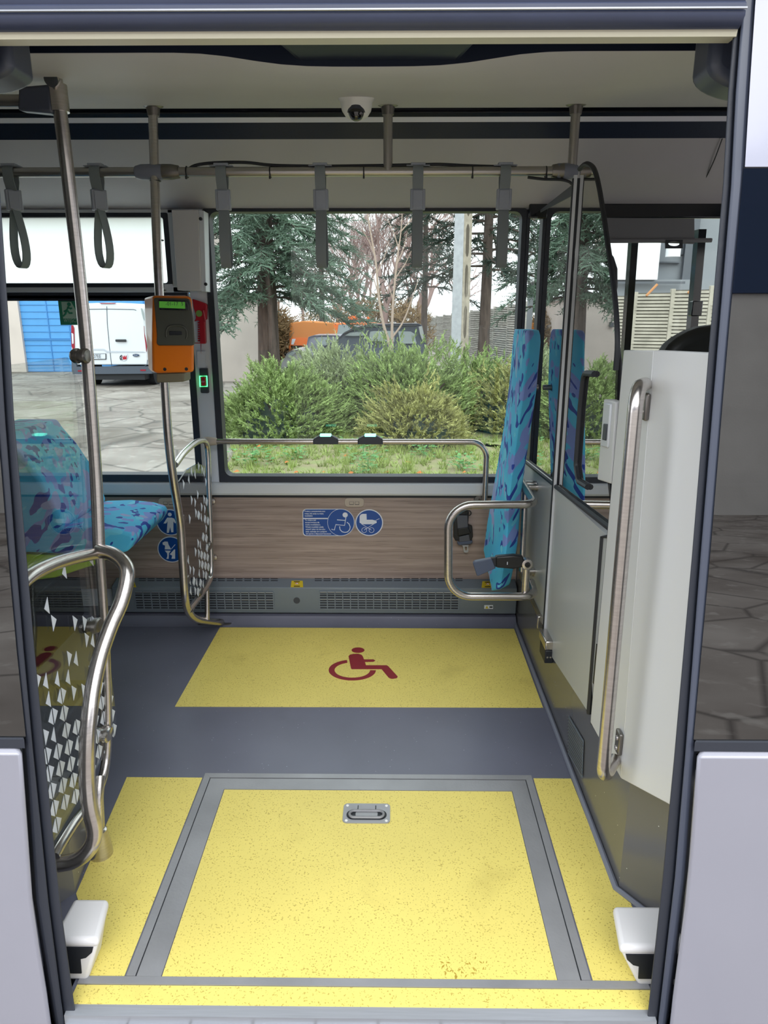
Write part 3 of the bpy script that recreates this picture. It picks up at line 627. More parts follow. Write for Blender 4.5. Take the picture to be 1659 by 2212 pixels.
b = MB(); fprism(b, [(-0.75,1.333),(0.62,1.333),(0.62,1.313),(-0.75,1.313)][::-1], 0.0, 0.004)
struct(b.build('trim_17', 'alu_floor', smooth=0), 'aluminium threshold strip across the doorway')
# fixed frame round the ramp
b = MB()
for q in ([(-0.640,2.093),(-0.618,2.070),(-0.618,1.334),(-0.640,1.334)], [(0.485,2.093),(0.485,1.334),(0.463,1.334),(0.463,2.070)], [(-0.640,2.093),(0.485,2.093),(0.463,2.071),(-0.618,2.071)]):
    fprism(b, q, 0.0, 0.004)
struct(b.build('trim_18', 'alu_floor', smooth=0), 'aluminium frame set in the floor round the ramp')
ramp = thing('wheelchair_ramp', 'yellow fold-out ramp plate with aluminium frame in the doorway floor', 'ramp', (-0.08,1.7,fz(1.7)))
b = MB(); xa, xb, ya, yb = -0.615, 0.460, 1.334, 2.067
for q in ([(xa,yb),(-0.557,2.013),(-0.555,ya),(xa,ya)], [(xb,yb),(xb,ya),(0.405,ya),(0.407,2.013)], [(xa,yb),(xb,yb),(0.407,2.013),(-0.557,2.013)]):
    fprism(b, q, 0.0, 0.003)
b.build('frame', 'alu_floor', ramp, smooth=0)
b = MB(); fprism(b, [(-0.555,2.011),(0.405,2.011),(0.404,ya),(-0.553,ya)][::-1], 0.0, 0.002); b.build('plate', 'yellow_floor', ramp, smooth=0)
b = MB(); fprism(b, [(xa-0.004,ya),(xa+0.0,ya),(xa,yb),(xb,yb),(xb,ya),(xb+0.004,ya),(xb+0.004,yb+0.004),(xa-0.004,yb+0.004)], 0, 0.001); b.build('gap', 'black', ramp, smooth=0)

hc = onF(792,1759); hw, hh = 0.150, 0.088
def FL(x,y,h): return V(x,y,fz(y)+h)
hp = MB(); pts = rrect(hw,hh,0.014,5,hc.x,hc.y); fprism(hp, pts, 0.002, 0.005); hnd = hp.build('handle_plate', 'alu_floor', ramp, smooth=0)
b = MB(); fprism(b, rrect(0.128,0.044,0.0215,7,hc.x,hc.y-0.008), 0.005, 0.0054); fprism(b, rrect(0.060,0.03,0.002,2,hc.x,hc.y+0.020), 0.005, 0.0054); b.build('recess', 'black', hnd, smooth=0)
b = MB(); b.tube([FL(hc.x+x, hc.y-0.008+y, 0.008) for x,y in rrect(0.108,0.030,0.0148,8)], 0.0042, 8, closed=True); b.box((hc.x-0.027,hc.y+0.008,fz(hc.y)+0.005),(hc.x+0.027,hc.y+0.033,fz(hc.y)+0.008)); b.build('pull_ring', 'alu_floor', hnd)
b = MB(); fprism(b, rrect(0.07,0.018,0.004,3,hc.x,hc.y-0.006), 0.0054, 0.0064); b.build('thumb_plate', 'alu_floor', hnd, smooth=0)
for sx in (-1,1):
    for sy in (-1,1): MB().lathe([(0.005,0.005),(0.004,0.0065)], FL(hc.x+sx*0.063,hc.y+sy*0.034,0), (0,0,1), 12).build('screw', 'camera_white', hnd)
# faint dusty shoe print
random.seed(4); mat('dust_print', (176,146,50), 0.7)
b = MB()
for i in range(70):
    u = random.uniform(-1,1); w_ = random.uniform(-1,1)
    if u*u*1.0 + w_*w_ > 1.1: continue
    if (int((u+1)*6) % 2) and random.random() < .6: continue
    c = onF(1005+u*52+w_*12, 2085+w_*26-u*10); s_ = random.uniform(0.0012,0.0035); a = random.uniform(0,3.1)
    fprism(b, [(c.x+s_*math.cos(a+k*1.57)*(2.0 if k%2 else 0.7), c.y+s_*math.sin(a+k*1.57)*(2.0 if k%2 else 0.7)) for k in range(4)], 0.002, 0.0022)
tag(b.build('shoe_print', 'dust_print', loc=onF(1005,2085), smooth=0), 'dusty brown shoe print on the yellow ramp plate', 'shoe print', kind='stuff')

# white pivot boxes at the foot of each door post
def step_box(name, label, sgn, corners):
    """corners: px of top near-inner, top far-inner, bottom near-inner"""
    t = thing(name, label, 'cover', (sgn*0.66,1.36,0.0), 'white pivot covers at the foot of the door posts')
    xi_n, xi_f, xo, yn, yf, zt, xb = corners
    b = MB(); p = [V(xo,yn,zt-0.026),V(xi_n,yn,zt-0.026),V(xi_f,yf,zt-0.026),V(xo,yf,zt-0.026),V(xo,yn,zt),V(xi_n,yn,zt),V(xi_f,yf,zt),V(xo,yf,zt)]
    b.hexa(p); b.build('cap', 'step_white', t, bevel=0.011, seg=4)
    b = MB(); b.hexa([V(xo,yn+0.004,0.0),V(xb,yn+0.004,0.0),V(xb,yf-0.03,0.004),V(xo,yf,0.004),V(xo,yn+0.004,zt-0.020),V(xi_n-sgn*-0.003,yn+0.004,zt-0.020),V(xi_f-sgn*-0.003,yf-0.004,zt-0.020),V(xo,yf,zt-0.020)])
    b.build('body', 'step_white', t, bevel=0.010, seg=4)
    xs1 = xi_n + sgn*0.016; b = MB(); b.prism([V(xo,yn+0.001,zt-0.026),V(xs1,yn+0.001,zt-0.026),V(xs1+sgn*0.004,yn+0.001,zt-0.040),V(xs1+sgn*0.020,yn+0.001,zt-0.056),V(xs1+sgn*0.034,yn+0.001,zt-0.060),V(xs1+sgn*0.036,yn+0.001,0.026),V(xo,yn+0.001,0.026)],(0,0.02,0)); b.build('pivot_slot', 'black', t, smooth=0)
    return t
YN = 1.320; zt = 0.135
l1 = onY(212,2030,YN); l2 = onZ(235,1940,l1.z); lb = onF(180,2138)
step_box('pivot_cover', 'white plastic pivot cover at the foot of the left door post', -1, (l1.x,l2.x,-0.80,YN,max(l2.y,YN+0.07),l1.z,lb.x))
r1 = onY(1340,2045,YN); r2 = onZ(1324,1955,r1.z); rb = onF(1382,2137)
step_box('pivot_cover', 'white plastic pivot cover at the foot of the right door post', 1, (r1.x,r2.x,0.70,YN,max(r2.y,YN+0.07),r1.z,rb.x))
# dark door arm covers at the top corners
for (pa,pb,pc,sg,lab) in (((38,85),(36,150),(-60,190),-1,'rounded dark door arm cover at the top left of the doorway'),((1523,85),(1526,150),(1640,208),1,'rounded dark door arm cover at the top right of the doorway')):
    a = onY(*pa,1.56); c = onY(*pc,1.56); m = onY(*pb,1.56)
    x0, x1 = sorted((a.x, c.x)); zb_ = c.z
    b = MB(); r_ = (x1-x0)
    pts = [V(a.x,1.52,2.2),V(a.x,1.52,m.z)] + [V(a.x + (c.x-a.x)*(1-math.cos(R(k*90/8))), 1.52, m.z + (zb_-m.z)*math.sin(R(k*90/8))) for k in range(1,9)] + [V(c.x,1.52,2.2)]
    b.prism(pts, (0,0.10,0))
    tag(b.build('door_arm_cover', 'gasket', loc=(a.x,1.55,m.z), bevel=0.02, seg=4), lab, 'cover', 'door arm covers')

# ================================================================== HEATER
hy = 3.27; hzt = onY(800,1270,hy).z; hzb = onY(800,1326,hy).z
hx0 = onY(243,1290,hy).x
ht = thing('floor_heater', 'long dark grey heater box with slotted grilles along the far wall', 'heater', (-0.3,3.3,0.06))
b = MB(); b.prism([V(hx0,hy,hzt),V(hx0,hy,hzb+0.008),V(hx0,hy+0.006,hzb),V(hx0,3.345,hzb),V(hx0,3.345,wx(800,1247).z)], (PX-0.002-hx0,0,0)); b.build('casing', 'heater_grey', ht, bevel=0.004)
def grille(pxa, pxb, ncol):
    a = onY(pxa,1277,hy); c = onY(pxb,1316,hy); g = MB(); g.box((a.x,hy-0.0012,c.z),(c.x,hy+0.001,a.z)); gb = g.build('grille', 'heater_dark', ht, smooth=0)
    l = MB(); nr = 7; H = a.z-c.z
    for i in range(nr+1):
        z = c.z + H*i/nr; l.box((a.x,hy-0.006,z-0.0022),(c.x,hy-0.0012,z+0.0022))
    for i in range(ncol+1):
        x = a.x + (c.x-a.x)*i/ncol; l.box((x-0.0022,hy-0.0065,c.z),(x+0.0022,hy-0.0012,a.z))
    l.build('slats', 'heater_grey', gb, smooth=0)
    for fr_ in ((6.75,),(3.9,),):
        s_ = MB(); z = c.z + H*fr_[0]/nr
        for i in range(ncol):
            x0 = a.x + (c.x-a.x)*(i+0.1)/ncol; x1 = a.x + (c.x-a.x)*(i+0.95)/ncol; s_.box((x0,hy-0.0075,z-0.0014),(x1,hy-0.006,z+0.0014))
        s_.build('bright_fins', 'alu', gb, smooth=0)
grille(291,592,17); grille(690,990,18)
b = MB(); b.disc(onY(641,1297,hy), 0.0165, 0.0165, seg=24, th=0.002); b.build('cover_cap', 'charcoal', ht, smooth=0)
# slits in the sloping top
def slp(px, py):    # point on the sloping lid
    a = V(0,hy,hzt); c = V(0,3.345,wx(800,1247).z); r = ray(px,py); nrm = V(0, c.z-a.z, -(c.y-a.y)); t = (a-V(0,0,CZ)).dot(nrm)/Vector(r).dot(nrm); return V(0,0,CZ)+Vector(r)*t
b = MB()
for y_ in (1249.5,1253.5):
    for i in range(20):
        x0 = 680+i*19; 
        if x0 > 1000: break
        p = [slp(x0,y_),slp(x0+15,y_),slp(x0+15,y_+1.4),slp(x0,y_+1.4)]; b.prism([q+V(0,-0.0008,0.0012) for q in p], (0,0.0005,-0.001))
    for i in range(16):
        x0 = 300+i*19
        p = [slp(x0,y_),slp(x0+15,y_),slp(x0+15,y_+1.4),slp(x0,y_+1.4)]; b.prism([q+V(0,-0.0008,0.0012) for q in p], (0,0.0005,-0.001))
b.build('lid_slits', 'heater_dark', ht, smooth=0)
def quad_sticker(name, label, cat, corners, m, fn, group=None, off=V(0,-0.001,0)):
    b = MB(); b.prism([fn(*c)+off for c in corners], off*0.8)
    return tag(b.build(name, m, loc=fn(*corners[0]), smooth=0), label, cat, group)
def warn_yellow(px0, px1, y0, y1, label):
    o = quad_sticker('warning_sticker', label, 'sticker', ((px0,y1),(px1,y1),(px1-1,y0),(px0+2,y0)), 'yellow_sticker', slp, 'yellow warning stickers on the heater lid', V(0,-0.0012,0.0012))
    b = MB(); q = [slp(px0+7,y0+1.5),slp(px1-7,y0+1.5),slp(px1-7,y0+3),slp(px0+7,y0+3)]; b.prism([p+V(0,-0.0026,0.0026) for p in q],(0,-0.0005,0)); q = [slp(px0+7,y1-3),slp(px1-7,y1-3),slp(px1-7,y1-1.3),slp(px0+7,y1-1.3)]; b.prism([p+V(0,-0.0026,0.0026) for p in q],(0,-0.0005,0)); b.build('print', 'black', o, smooth=0)
    b = MB(); c = slp((px0+px1)/2,(y0+y1)/2)+V(0,-0.0028,0.0028); b.disc(c,0.008,0.007,seg=20,th=0.0006); k = b.build('sign', 'white_sticker', o, smooth=0)
    b = MB(); b.tube([c+V(0.008*math.cos(a*0.314),-0.001,0.007*math.sin(a*0.314)) for a in range(20)], 0.001, 5, closed=True); b.tube([c+V(-0.005,-0.001,0.004),c+V(0.005,-0.001,-0.004)],0.001,5); b.build('ban_ring', 'red_plastic', k)
warn_yellow(628,655,1255,1269,'yellow no-step warning sticker in the middle of the heater lid')
warn_yellow(1040,1066,1256,1270,'yellow warning sticker on the heater behind the backrest foot')
o = quad_sticker('warning_sticker', 'yellow triangular hot surface sticker at the left end of the heater', 'sticker', ((275,1269),(295,1269),(290,1256)), 'yellow_sticker', slp, None, V(0,-0.0012,0.0012))
b = MB()
for k in (-3,0,3): b.tube([slp(287+k,1266)+V(0,-0.003,0.003),slp(288+k,1262)+V(0,-0.003,0.003)],0.0012,5)
b.build('heat_mark','black',o)
hf = lambda px,py: onY(px,py,hy)
o = quad_sticker('warning_sticker', 'small white hot surface label low on the heater at right', 'sticker', ((1046,1315),(1065,1315),(1065,1307),(1046,1307)), 'white_sticker', hf)
b = MB(); b.prism([hf(1048,1314)+V(0,-0.0022,0),hf(1055,1314)+V(0,-0.0022,0),hf(1051.5,1308)+V(0,-0.0022,0)],(0,-0.0005,0)); b.build('triangle','yellow_sticker',o,smooth=0)
b = MB(); b.box(tuple(hf(1057,1312.5)+V(0,-0.003,0)),tuple(hf(1064,1309.5)+V(0,-0.002,0))); b.build('print','black',o,smooth=0)

# ================================================================== STICKERS AND SOCKETS ON THE WOOD PANEL
SYW = WY-0.0145
def sw(px,py,d=0.0): return onY(px,py,SYW-d)
def disc_sticker(name, label, cx, cy, r, group=None):
    c = sw(cx,cy); rr = (sw(cx+r,cy)-c).x; b = MB(); b.disc(c, rr, rr, th=0.001, seg=40); o = tag(b.build(name,'white_sticker',loc=c,smooth=0), label, 'sticker', group)
    b = MB(); b.disc(c+V(0,-0.001,0), rr*0.93, rr*0.93, th=0.0006, seg=40); b.build('blue_field','blue_sticker',o,smooth=0); return o
def glyph(o, polys, name='pictogram', m='white_sticker', d=0.0018):
    b = MB()
    for p in polys: b.prism([sw(x,y,d) for x,y in p], (0,-0.0005,0))
    return b.build(name, m, o, smooth=0)
def gline(o, lines, w, name='pictogram', d=0.0019, m='white_sticker'):
    b = MB()
    for l in lines: b.tube([sw(x,y,d) for x,y in l], w, 6)
    return b.build(name, m, o)
z3 = lambda x,y: (640+x/8.295, 1060+y/8.295)
# wheelchair text sticker
pts = [z3(x,y) for x,y in [(112,385),(125,348),(160,328),(185,324)]] + [z3(800+245*math.cos(R(a)),568-245*math.sin(R(a))) for a in range(90,-91,-9)] + [z3(185,812),(z3(150,805)),z3(125,780),z3(118,740)]
b = MB(); b.prism([sw(x,y) for x,y in pts], (0,-0.001,0)); st = tag(b.build('wheelchair_space_sticker','white_sticker',loc=sw(655,1130),smooth=0), 'blue and white Polish wheelchair space notice with a seated figure pictogram', 'sticker')
pin = [z3(x,y) for x,y in [(124,388),(136,356),(165,338),(185,336)]] + [z3(800+234*math.cos(R(a)),568-234*math.sin(R(a))) for a in range(90,-91,-9)] + [z3(190,800),(z3(160,794)),z3(136,770),z3(130,740)]
glyph(st, [pin], 'blue_field', 'blue_sticker', 0.001)
glyph(st, [[z3(120,488),z3(570,488),z3(560,508),z3(122,508)]], 'divider')
gline(st, [[z3(800+240*math.cos(R(a)),568+240*math.sin(R(a))) for a in range(0,361,10)]], 0.0010, 'ring')
b = MB(); c = sw(*z3(876,434),0.0018); b.disc(c, 0.0128, 0.0128, th=0.0006, seg=24); b.build('pictogram','white_sticker',st,smooth=0)
gline(st, [[z3(890,470),z3(866,622),z3(708,608),z3(682,704),z3(632,690)],[z3(878,532),z3(730,522)],[z3(908,566),z3(945,595),z3(966,650),z3(955,700),z3(920,738),z3(872,748),z3(822,736),z3(785,698),z3(776,640)]], 0.0023, 'pictogram')
lines = [('Prosimy o pozostawienie tego',388),('miejsca dla osoby na wózku',430),('inwalidzkim',470)]
lines2 = [('To miejsce jest',546),('zarezerwowane dla',588),('wózka inwalidzkiego.',628),('Wózek inwalidzki należy',670),('ustawić tyłem do kierunku',710),('jazdy, opierając się o podporę',750),('lub oparcie z włączonymi hamulcami.',790)]
for i,(s_, y_) in enumerate(lines+lines2):
    p = sw(*z3(146+ (i*3), y_-8), 0.0022); text(st, s_, 0.0105, p, (1,0,0), (0,0,1), 'white_sticker', 'lettering', xscale=0.80 if i<3 or i>7 else 0.86, bold=0.02)
pc = disc_sticker('pram_sticker','round blue sticker with a white pram pictogram',797.5,1129,30)

glyph(pc, [[z3(1135,460),z3(1150,430),z3(1185,415),z3(1258,415),z3(1262,520),z3(1365,520),z3(1420,535),z3(1440,550),z3(1440,575),z3(1385,600),z3(1175,600),z3(1135,570)]])
gline(pc, [[z3(1425,530),z3(1492,500)],[z3(1170,595),z3(1345,705)],[z3(1385,598),z3(1215,705)]], 0.0012)
gline(pc, [[z3(1218+45*math.cos(R(a)),706+45*math.sin(R(a))) for a in range(0,361,20)],[z3(1348+45*math.cos(R(a)),706+45*math.sin(R(a))) for a in range(0,361,20)]], 0.0011)
z7 = lambda x,y: (330+x/7.135, 1060+y/7.135)
pd = disc_sticker('pedestrian_sticker','round blue sticker with a white standing figure beside the far screen', *z7(270,488), 29.5)
glyph(pd, [[z7(222,415),z7(290,415),z7(330,430),z7(360,490),z7(345,505),z7(318,470),z7(318,640),z7(285,640),z7(268,560),z7(248,648),z7(216,648),z7(228,470),z7(205,505),z7(165,505)]])
b = MB(); b.disc(sw(*z7(262,366),0.0018), 0.0095,0.0095,th=0.0006,seg=20); b.build('pictogram','white_sticker',pd,smooth=0)
gd = disc_sticker('guide_dog_sticker','round blue sticker with a white guide dog below the standing figure sticker', *z7(285,905), 29.5)
glyph(gd, [[z7(150,800),z7(185,782),z7(230,785),z7(243,830),z7(285,905),z7(185,903),z7(190,845),z7(155,832)], [z7(185,922),z7(280,925),z7(250,965),z7(245,1050),z7(210,1050),z7(225,1010),z7(222,965)], [z7(262,980),z7(330,905),z7(345,905),z7(345,1048),z7(288,1048),z7(300,1000)]])
gline(gd, [[z7(288,895),z7(345,830)]], 0.0016)
dc = disc_sticker('small_round_sticker','faint round blue sticker on the wood panel behind the blue seat', 195,1122,28)
glyph(dc, [[(185,1110),(200,1105),(212,1118),(208,1135),(188,1135)]])
for (cx,w_,lab) in ((765.5,42,'taupe double USB socket above the wheelchair notice'),(364,42,'taupe double USB socket above the round pedestrian sticker')):
    c = sw(cx,1085); ww = (sw(cx+w_/2,1085)-sw(cx-w_/2,1085)).x; t_ = thing('usb_socket', lab, 'socket', c, 'USB sockets on the wood panel')
    b = MB(); b.prism([V(x,SYW,z) for x,z in rrect(ww,0.046,0.017,5,c.x,c.z)], (0,-0.006,0)); b.build('faceplate','usb_taupe',t_,bevel=0.002)
    for k in (-1,1):
        b = MB(); b.box((c.x+k*0.0135-0.0105,SYW-0.0068,c.z-0.011),(c.x+k*0.0135+0.0105,SYW-0.006,c.z+0.005)); pt = b.build('port','charcoal',t_,smooth=0)
        b = MB(); b.box((c.x+k*0.0135-0.009,SYW-0.0075,c.z-0.008),(c.x+k*0.0135+0.009,SYW-0.0068,c.z+0.004)); b.build('flap','usb_taupe',pt,smooth=0)

# ================================================================== CEILING CAMERA
cc = onZ(770,222,2.215); cy_ = 2.53; cz_ = 2.272-(2.85-cy_)*0.1667; cx_ = onY(770,215,cy_).x
cm = thing('security_camera','white dome security camera on the ceiling above the overhead rail','camera',(cx_,cy_,cz_))
b = MB(); b.lathe([(0.058,0.002),(0.058,-0.004),(0.052,-0.010),(0.051,-0.018),(0.047,-0.036),(0.036,-0.052),(0.026,-0.058)][::-1], (cx_,cy_,cz_),(0,0,1),36); b.build('housing','camera_white',cm,smooth=50)
b = MB(); b.lathe([(0.001,-0.028),(0.012,-0.025),(0.020,-0.018),(0.026,-0.006),(0.027,0.004)], (cx_,cy_-0.022,cz_-0.044),(0,0.35,1),28); b.build('dome','cam_dome',cm,smooth=60)
b = MB(); b.lathe([(0.0285,-0.006),(0.031,0.004),(0.025,0.006),(0.025,-0.004)], (cx_,cy_-0.021,cz_-0.044),(0,0.35,1),28); b.build('collar','charcoal',cm)

# ================================================================== OVERHEAD RAIL, POSTS, STRAPS
RY = 2.75; rz = onY(700,371,RY).z
def sm(pts, n=6): return smooth_path(pts, n)
xl = -3.5; xr_ = onY(1232,371,RY).x
rail = thing('overhead_rail','long steel overhead grab rail with black cable tied along it','rail',(0,RY,rz))
b = MB(); b.tube([V(xl,RY,rz),V(xr_,RY,rz)],0.0165,18); b.build('tube','steel_overhead',rail)
b = MB(); cpts = [(400,372),(420,358),(460,352),(530,351),(590,357),(690,359),(790,358),(900,356),(950,355),(1010,358),(1080,360)]
b.tube(sm([onY(x,y,RY+0.004) for x,y in cpts],5),0.0055,8)
b.tube(sm([onY(x,y,RY-0.01) for x,y in ((1140,383),(1175,387),(1210,388),(1228,392),(1236,398))],5),0.005,8); b.build('cable','black',rail)
for px in (404,584,786,1020,1179):
    b = MB(); c = onY(px,372,RY); b.tube([c+V(0,0.0185*math.cos(R(a)),0.0185*math.sin(R(a))) for a in range(0,360,20)],0.0022,6,closed=True); b.box((c.x-0.003,RY-0.02,rz-0.026),(c.x+0.003,RY-0.014,rz-0.016)); b.build('cable_tie','black',rail)
def joint(px0, px1, name='rail_joint', lab='', par=None, yc=RY, zc=rz):
    a = onY(px0,371,yc).x; c = onY(px1,371,yc).x; b = MB(); L = c-a
    pr = [(0.012,0),(0.020,L*0.04),(0.026,L*0.2),(0.027,L*0.5),(0.026,L*0.8),(0.0215,L*0.93),(0.019,L)]
    b.lathe(pr,(a,yc,zc),(1,0,0),18); return b
b = joint(290,372); b.build('joint','joint_grey',rail); b = joint(1193,1247); b.build('joint','joint_grey',rail)
b = MB(); a = onY(352,371,RY); b.lathe([(0.0265,0),(0.0262,0.03),(0.0225,0.05),(0.0215,0.058)],(a.x,RY-0.0015,rz),(1,0,0),18); b.build('joint_sleeve','steel_dark',rail)
b = MB(); a = onY(1192,371,RY); b.lathe([(0.0215,0),(0.0235,0.01),(0.0268,0.04)],(a.x,RY-0.0015,rz),(1,0,0),18); b.build('joint_sleeve','steel_dark',rail)
def cz_at(y): return 2.272-(2.85-y)*0.1667
def ceiling_post(px, label, bottom=None):
    c = onY(px,300,RY); z1 = cz_at(RY)+0.004; z0 = rz if bottom is None else bottom
    t = thing('ceiling_post', label, 'post', (c.x,RY,z0),'steel posts between overhead rail and ceiling')
    b = MB(); b.tube([V(c.x,RY,z0),V(c.x,RY,z1)],0.0165,16); b.build('tube','steel_overhead',t)
    b = MB(); b.lathe([(0.020,-0.035),(0.024,-0.010),(0.036,-0.004),(0.036,0.004)],(c.x,RY,z1),(0,0,1),20); b.build('ceiling_flange','steel_dark',t); return t
ceiling_post(838,'middle steel post from overhead rail up to ceiling')
ceiling_post(1240,'steel post from overhead rail up to ceiling by the driver cabin')
# hanging straps
def strap(px, label, turn, first):
    c = onY(px,371,RY); t = thing('hanging_strap', label, 'strap', (c.x,RY,rz), 'grey hanging straps on the overhead rail')
    O = V(c.x,RY,rz)
    b = MB(); b.box(tuple(O+V(-0.042,-0.012,0.017)),tuple(O+V(0.042,0.012,0.021))); b.box(tuple(O+V(-0.026,-0.014,0.020)),tuple(O+V(0.026,0.014,0.028))); b.build('clip','buckle_grey',t,bevel=0.002)
    W_ = 0.037; th = 0.003
    def band(path, name, ang, ztw=None):
        b = MB(); cs, sn = math.cos(ang), math.sin(ang); vs = []; n = len(path)
        for i,(u,z) in enumerate(path):
            p = path[max(i-1,0)]; q = path[min(i+1,n-1)]; d = V(0,q[0]-p[0],q[1]-p[1]).normalized(); nn = V(0,-d.z,d.y)*th/2
            for s_ in (-1,1):
                for w_ in (-1,1):
                    v = V(w_*W_/2, u, z) + nn*s_
                    vs.append(O + V(v.x*cs - v.y*sn, v.x*sn + v.y*cs, v.z))
        fs = []
        for i in range(n-1):
            a = i*4; c_ = a+4; fs += [(a,a+1,c_+1,c_),(a+2,c_+2,c_+3,a+3),(a,c_,c_+2,a+2),(a+1,a+3,c_+3,c_+1)]
        fs += [(0,2,3,1),((n-1)*4,(n-1)*4+1,(n-1)*4+3,(n-1)*4+2)]
        b.add(vs, fs); return b.build(name,'strap_grey',t,smooth=60)
    zb0 = -0.062
    up = [(0.006,zb0),(0.019,-0.03)] + [(0.021*math.cos(R(a)),0.021*math.sin(R(a))) for a in range(0,181,20)] + [(-0.019,-0.03),(-0.006,zb0)]
    band(up,'upper_band',0)
    b = MB(); a = turn*0.5; cs,sn = math.cos(a),math.sin(a)
    def rb(hx,hy,z0,z1):
        P = [(-hx,-hy),(hx,-hy),(hx,hy),(-hx,hy)]; b.hexa([O+V(x*cs-y*sn,x*sn+y*cs,z0) for x,y in P]+[O+V(x*cs-y*sn,x*sn+y*cs,z1) for x,y in P])
    rb(0.027,0.010,-0.128,-0.058); rb(0.019,0.013,-0.125,-0.061); b.build('buckle','buckle_grey',t,bevel=0.003)
    L0, L1 = -0.12, -0.325 ; w_ = 0.040 if turn else 0.030
    lobe = []
    for k in range(0,25):
        s_ = k/24; ang = s_*math.pi*2
        u = math.sin(ang)*w_*0.78*(0.35+0.65*(1-math.cos(ang))/2*1.3); z = L0 + (L1-L0)*(1-math.cos(ang))/2
        lobe.append((u,z))
    band(lobe,'loop',turn)
    return t
strap(22,'leftmost hanging strap on the overhead rail, loop open to view',1.25,False)
strap(208,'hanging strap between the two left steel poles',1.2,False)
strap(479,'hanging strap in front of the left edge of the large window',0.03,False)
strap(692,'hanging strap left of the ceiling camera',-0.10,False)
strap(903,'hanging strap right of the middle ceiling post',0.05,False)
strap(1091,'hanging strap nearest to the driver cabin glass',-0.03,False)

# ================================================================== FAR SCREEN: pole, frame, glass with triangles
def triangles(mb, x, y0, y1, z0, z1, cell, dens, th, seed, ok=lambda y,z: True):
    random.seed(seed); ny = int((y1-y0)/cell); nz_ = int((z1-z0)/cell)
    cy = (y1-y0)/ny; cz2 = cell*1.0
    for i in range(ny):
        for j in range(int((z1-z0)/cz2)):
            ya = y0+i*cy; za = z0 + j*cz2 + (0.5*cz2 if i % 2 else 0); g = 0.05*cy
            for half in (0,1):
                yc, zc_ = ya+cy/2, za+cz2/2
                if not ok(yc,zc_) or random.random() > dens(yc,zc_): continue
                if half == 0: p = [(ya+cy/2-g, za+cz2-g*1.0),(ya+cy/2-g,za+g),(ya+g,za+cz2/2)]
                else: p = [(ya+cy/2+g, za+cz2-g),(ya+cy-g*0.4,za+cz2/2),(ya+cy/2+g,za+g)]
                mb.prism([V(x,a,c) for a,c in p],(th,0,0))
SX = -0.85
fs_ = thing('far_screen','steel framed glass screen with white triangle pattern at the wheelchair bay','screen',(SX,3.0,0.05))
def pX(px,py,x=SX): return onX(px,py,x)
pole = [V(-0.842,2.76,cz_at(2.76)+0.004),pX(333,340),pX(340,550),pX(350,740),pX(357,850),pX(364,950),pX(375,1040),pX(389,1130),pX(395,1220)]
low = [onY(400,1290,2.70),onY(408,1322,2.76),onY(424,1337,2.88),onY(450,1342,3.05),onY(478,1344,3.22)]
b = MB(); b.tube(sm(pole+low,6),0.0165,16); b.build('pole','steel',fs_)
b = MB(); b.lathe([(0.020,-0.035),(0.024,-0.010),(0.036,-0.004),(0.036,0.004)],(-0.842,2.76,cz_at(2.76)+0.004),(0,0,1),20); b.build('ceiling_flange','steel_dark',fs_)
b = MB(); fpt = onF(470,1345); fprism(b, rrect(0.17,0.05,0.014,4,fpt.x-0.01,fpt.y-0.01), 0.001, 0.009); fp_ = b.build('foot_plate','steel_dark',fs_,smooth=0)
b = MB(); q = onF(489,1342); b.lathe([(0.011,0.009),(0.010,0.014)],FL(q.x,q.y,0),(0,0,1),6); b.build('bolt','steel',fp_)
# frame: top bend, rear post, lower brace
tj = pX(372,1010); SY2 = 3.235
bk = [pX(378,1004),pX(395,975),pX(418,960),pX(438,955),V(SX+0.004,SY2,onX(447,962,SX).z-0.012)]
zq = 0.36
back = [pX(378,1004),pX(400,975),pX(430,953),pX(447,965),pX(451,1060),pX(455,1160),pX(456,1235),pX(449,1262),pX(430,1290),pX(409,1318)]
b = MB(); b.tube(sm(back,6),0.0135,14); b.build('frame','steel',fs_)
b = MB(); p = pX(447,1262); q = pX(448,1338); b.tube([p,V(SX,p.y+0.01,0.065)] if q.z > 0.5 else [p,q],0.012,12); b.build('brace','steel',fs_)
pan = [pX(384,1040),pX(400,1015),pX(425,1001),pX(441,1008),pX(446,1120),pX(450,1235),pX(440,1262),pX(412,1293),pX(403,1280),pX(394,1150)]
b = MB(); b.prism(pan,(0.006,0,0)); g = b.build('glass','screen_glass_low',fs_,smooth=0)
b = MB(); y0,y1 = 2.76, 3.18
def inpoly(y,z):
    c = False; n = len(pan)
    for i in range(n):
        a,d = pan[i],pan[i-1]
        if (a.z>z) != (d.z>z) and y < (d.y-a.y)*(z-a.z)/(d.z-a.z)+a.y: c = not c
    return c
triangles(b, SX-0.0012+0.008, 2.74, 3.22, 0.36, 1.0, 0.046, lambda y,z: max(0.13,min(1.0, 1.35-(z-0.36)/0.55*1.0-(3.2-y)*1.6)) if z<0.93 else 0.2, 0.0008, 3, inpoly)
b.build('triangle_pattern','white_sticker',g,smooth=0)
for (px,py) in ((391,1122),(402,1252),(450,1180),(430,1278)):
    c = pX(px,py); b = MB(); b.lathe([(0.016,-0.008),(0.018,-0.004),(0.018,0.008),(0.015,0.012)],tuple(c),(1,0,0),16,1,1.6); b.build('glass_clamp','steel_dark',fs_)
for (px,py) in ((458,1082),(462,1203)):
    c = onY(px,py,WY-0.012); b = MB(); b.lathe([(0.020,0),(0.018,0.012),(0.010,0.014),(0.010,0.05)],tuple(c),(0,-1,0),16); b.build('wall_boss','steel',fs_)
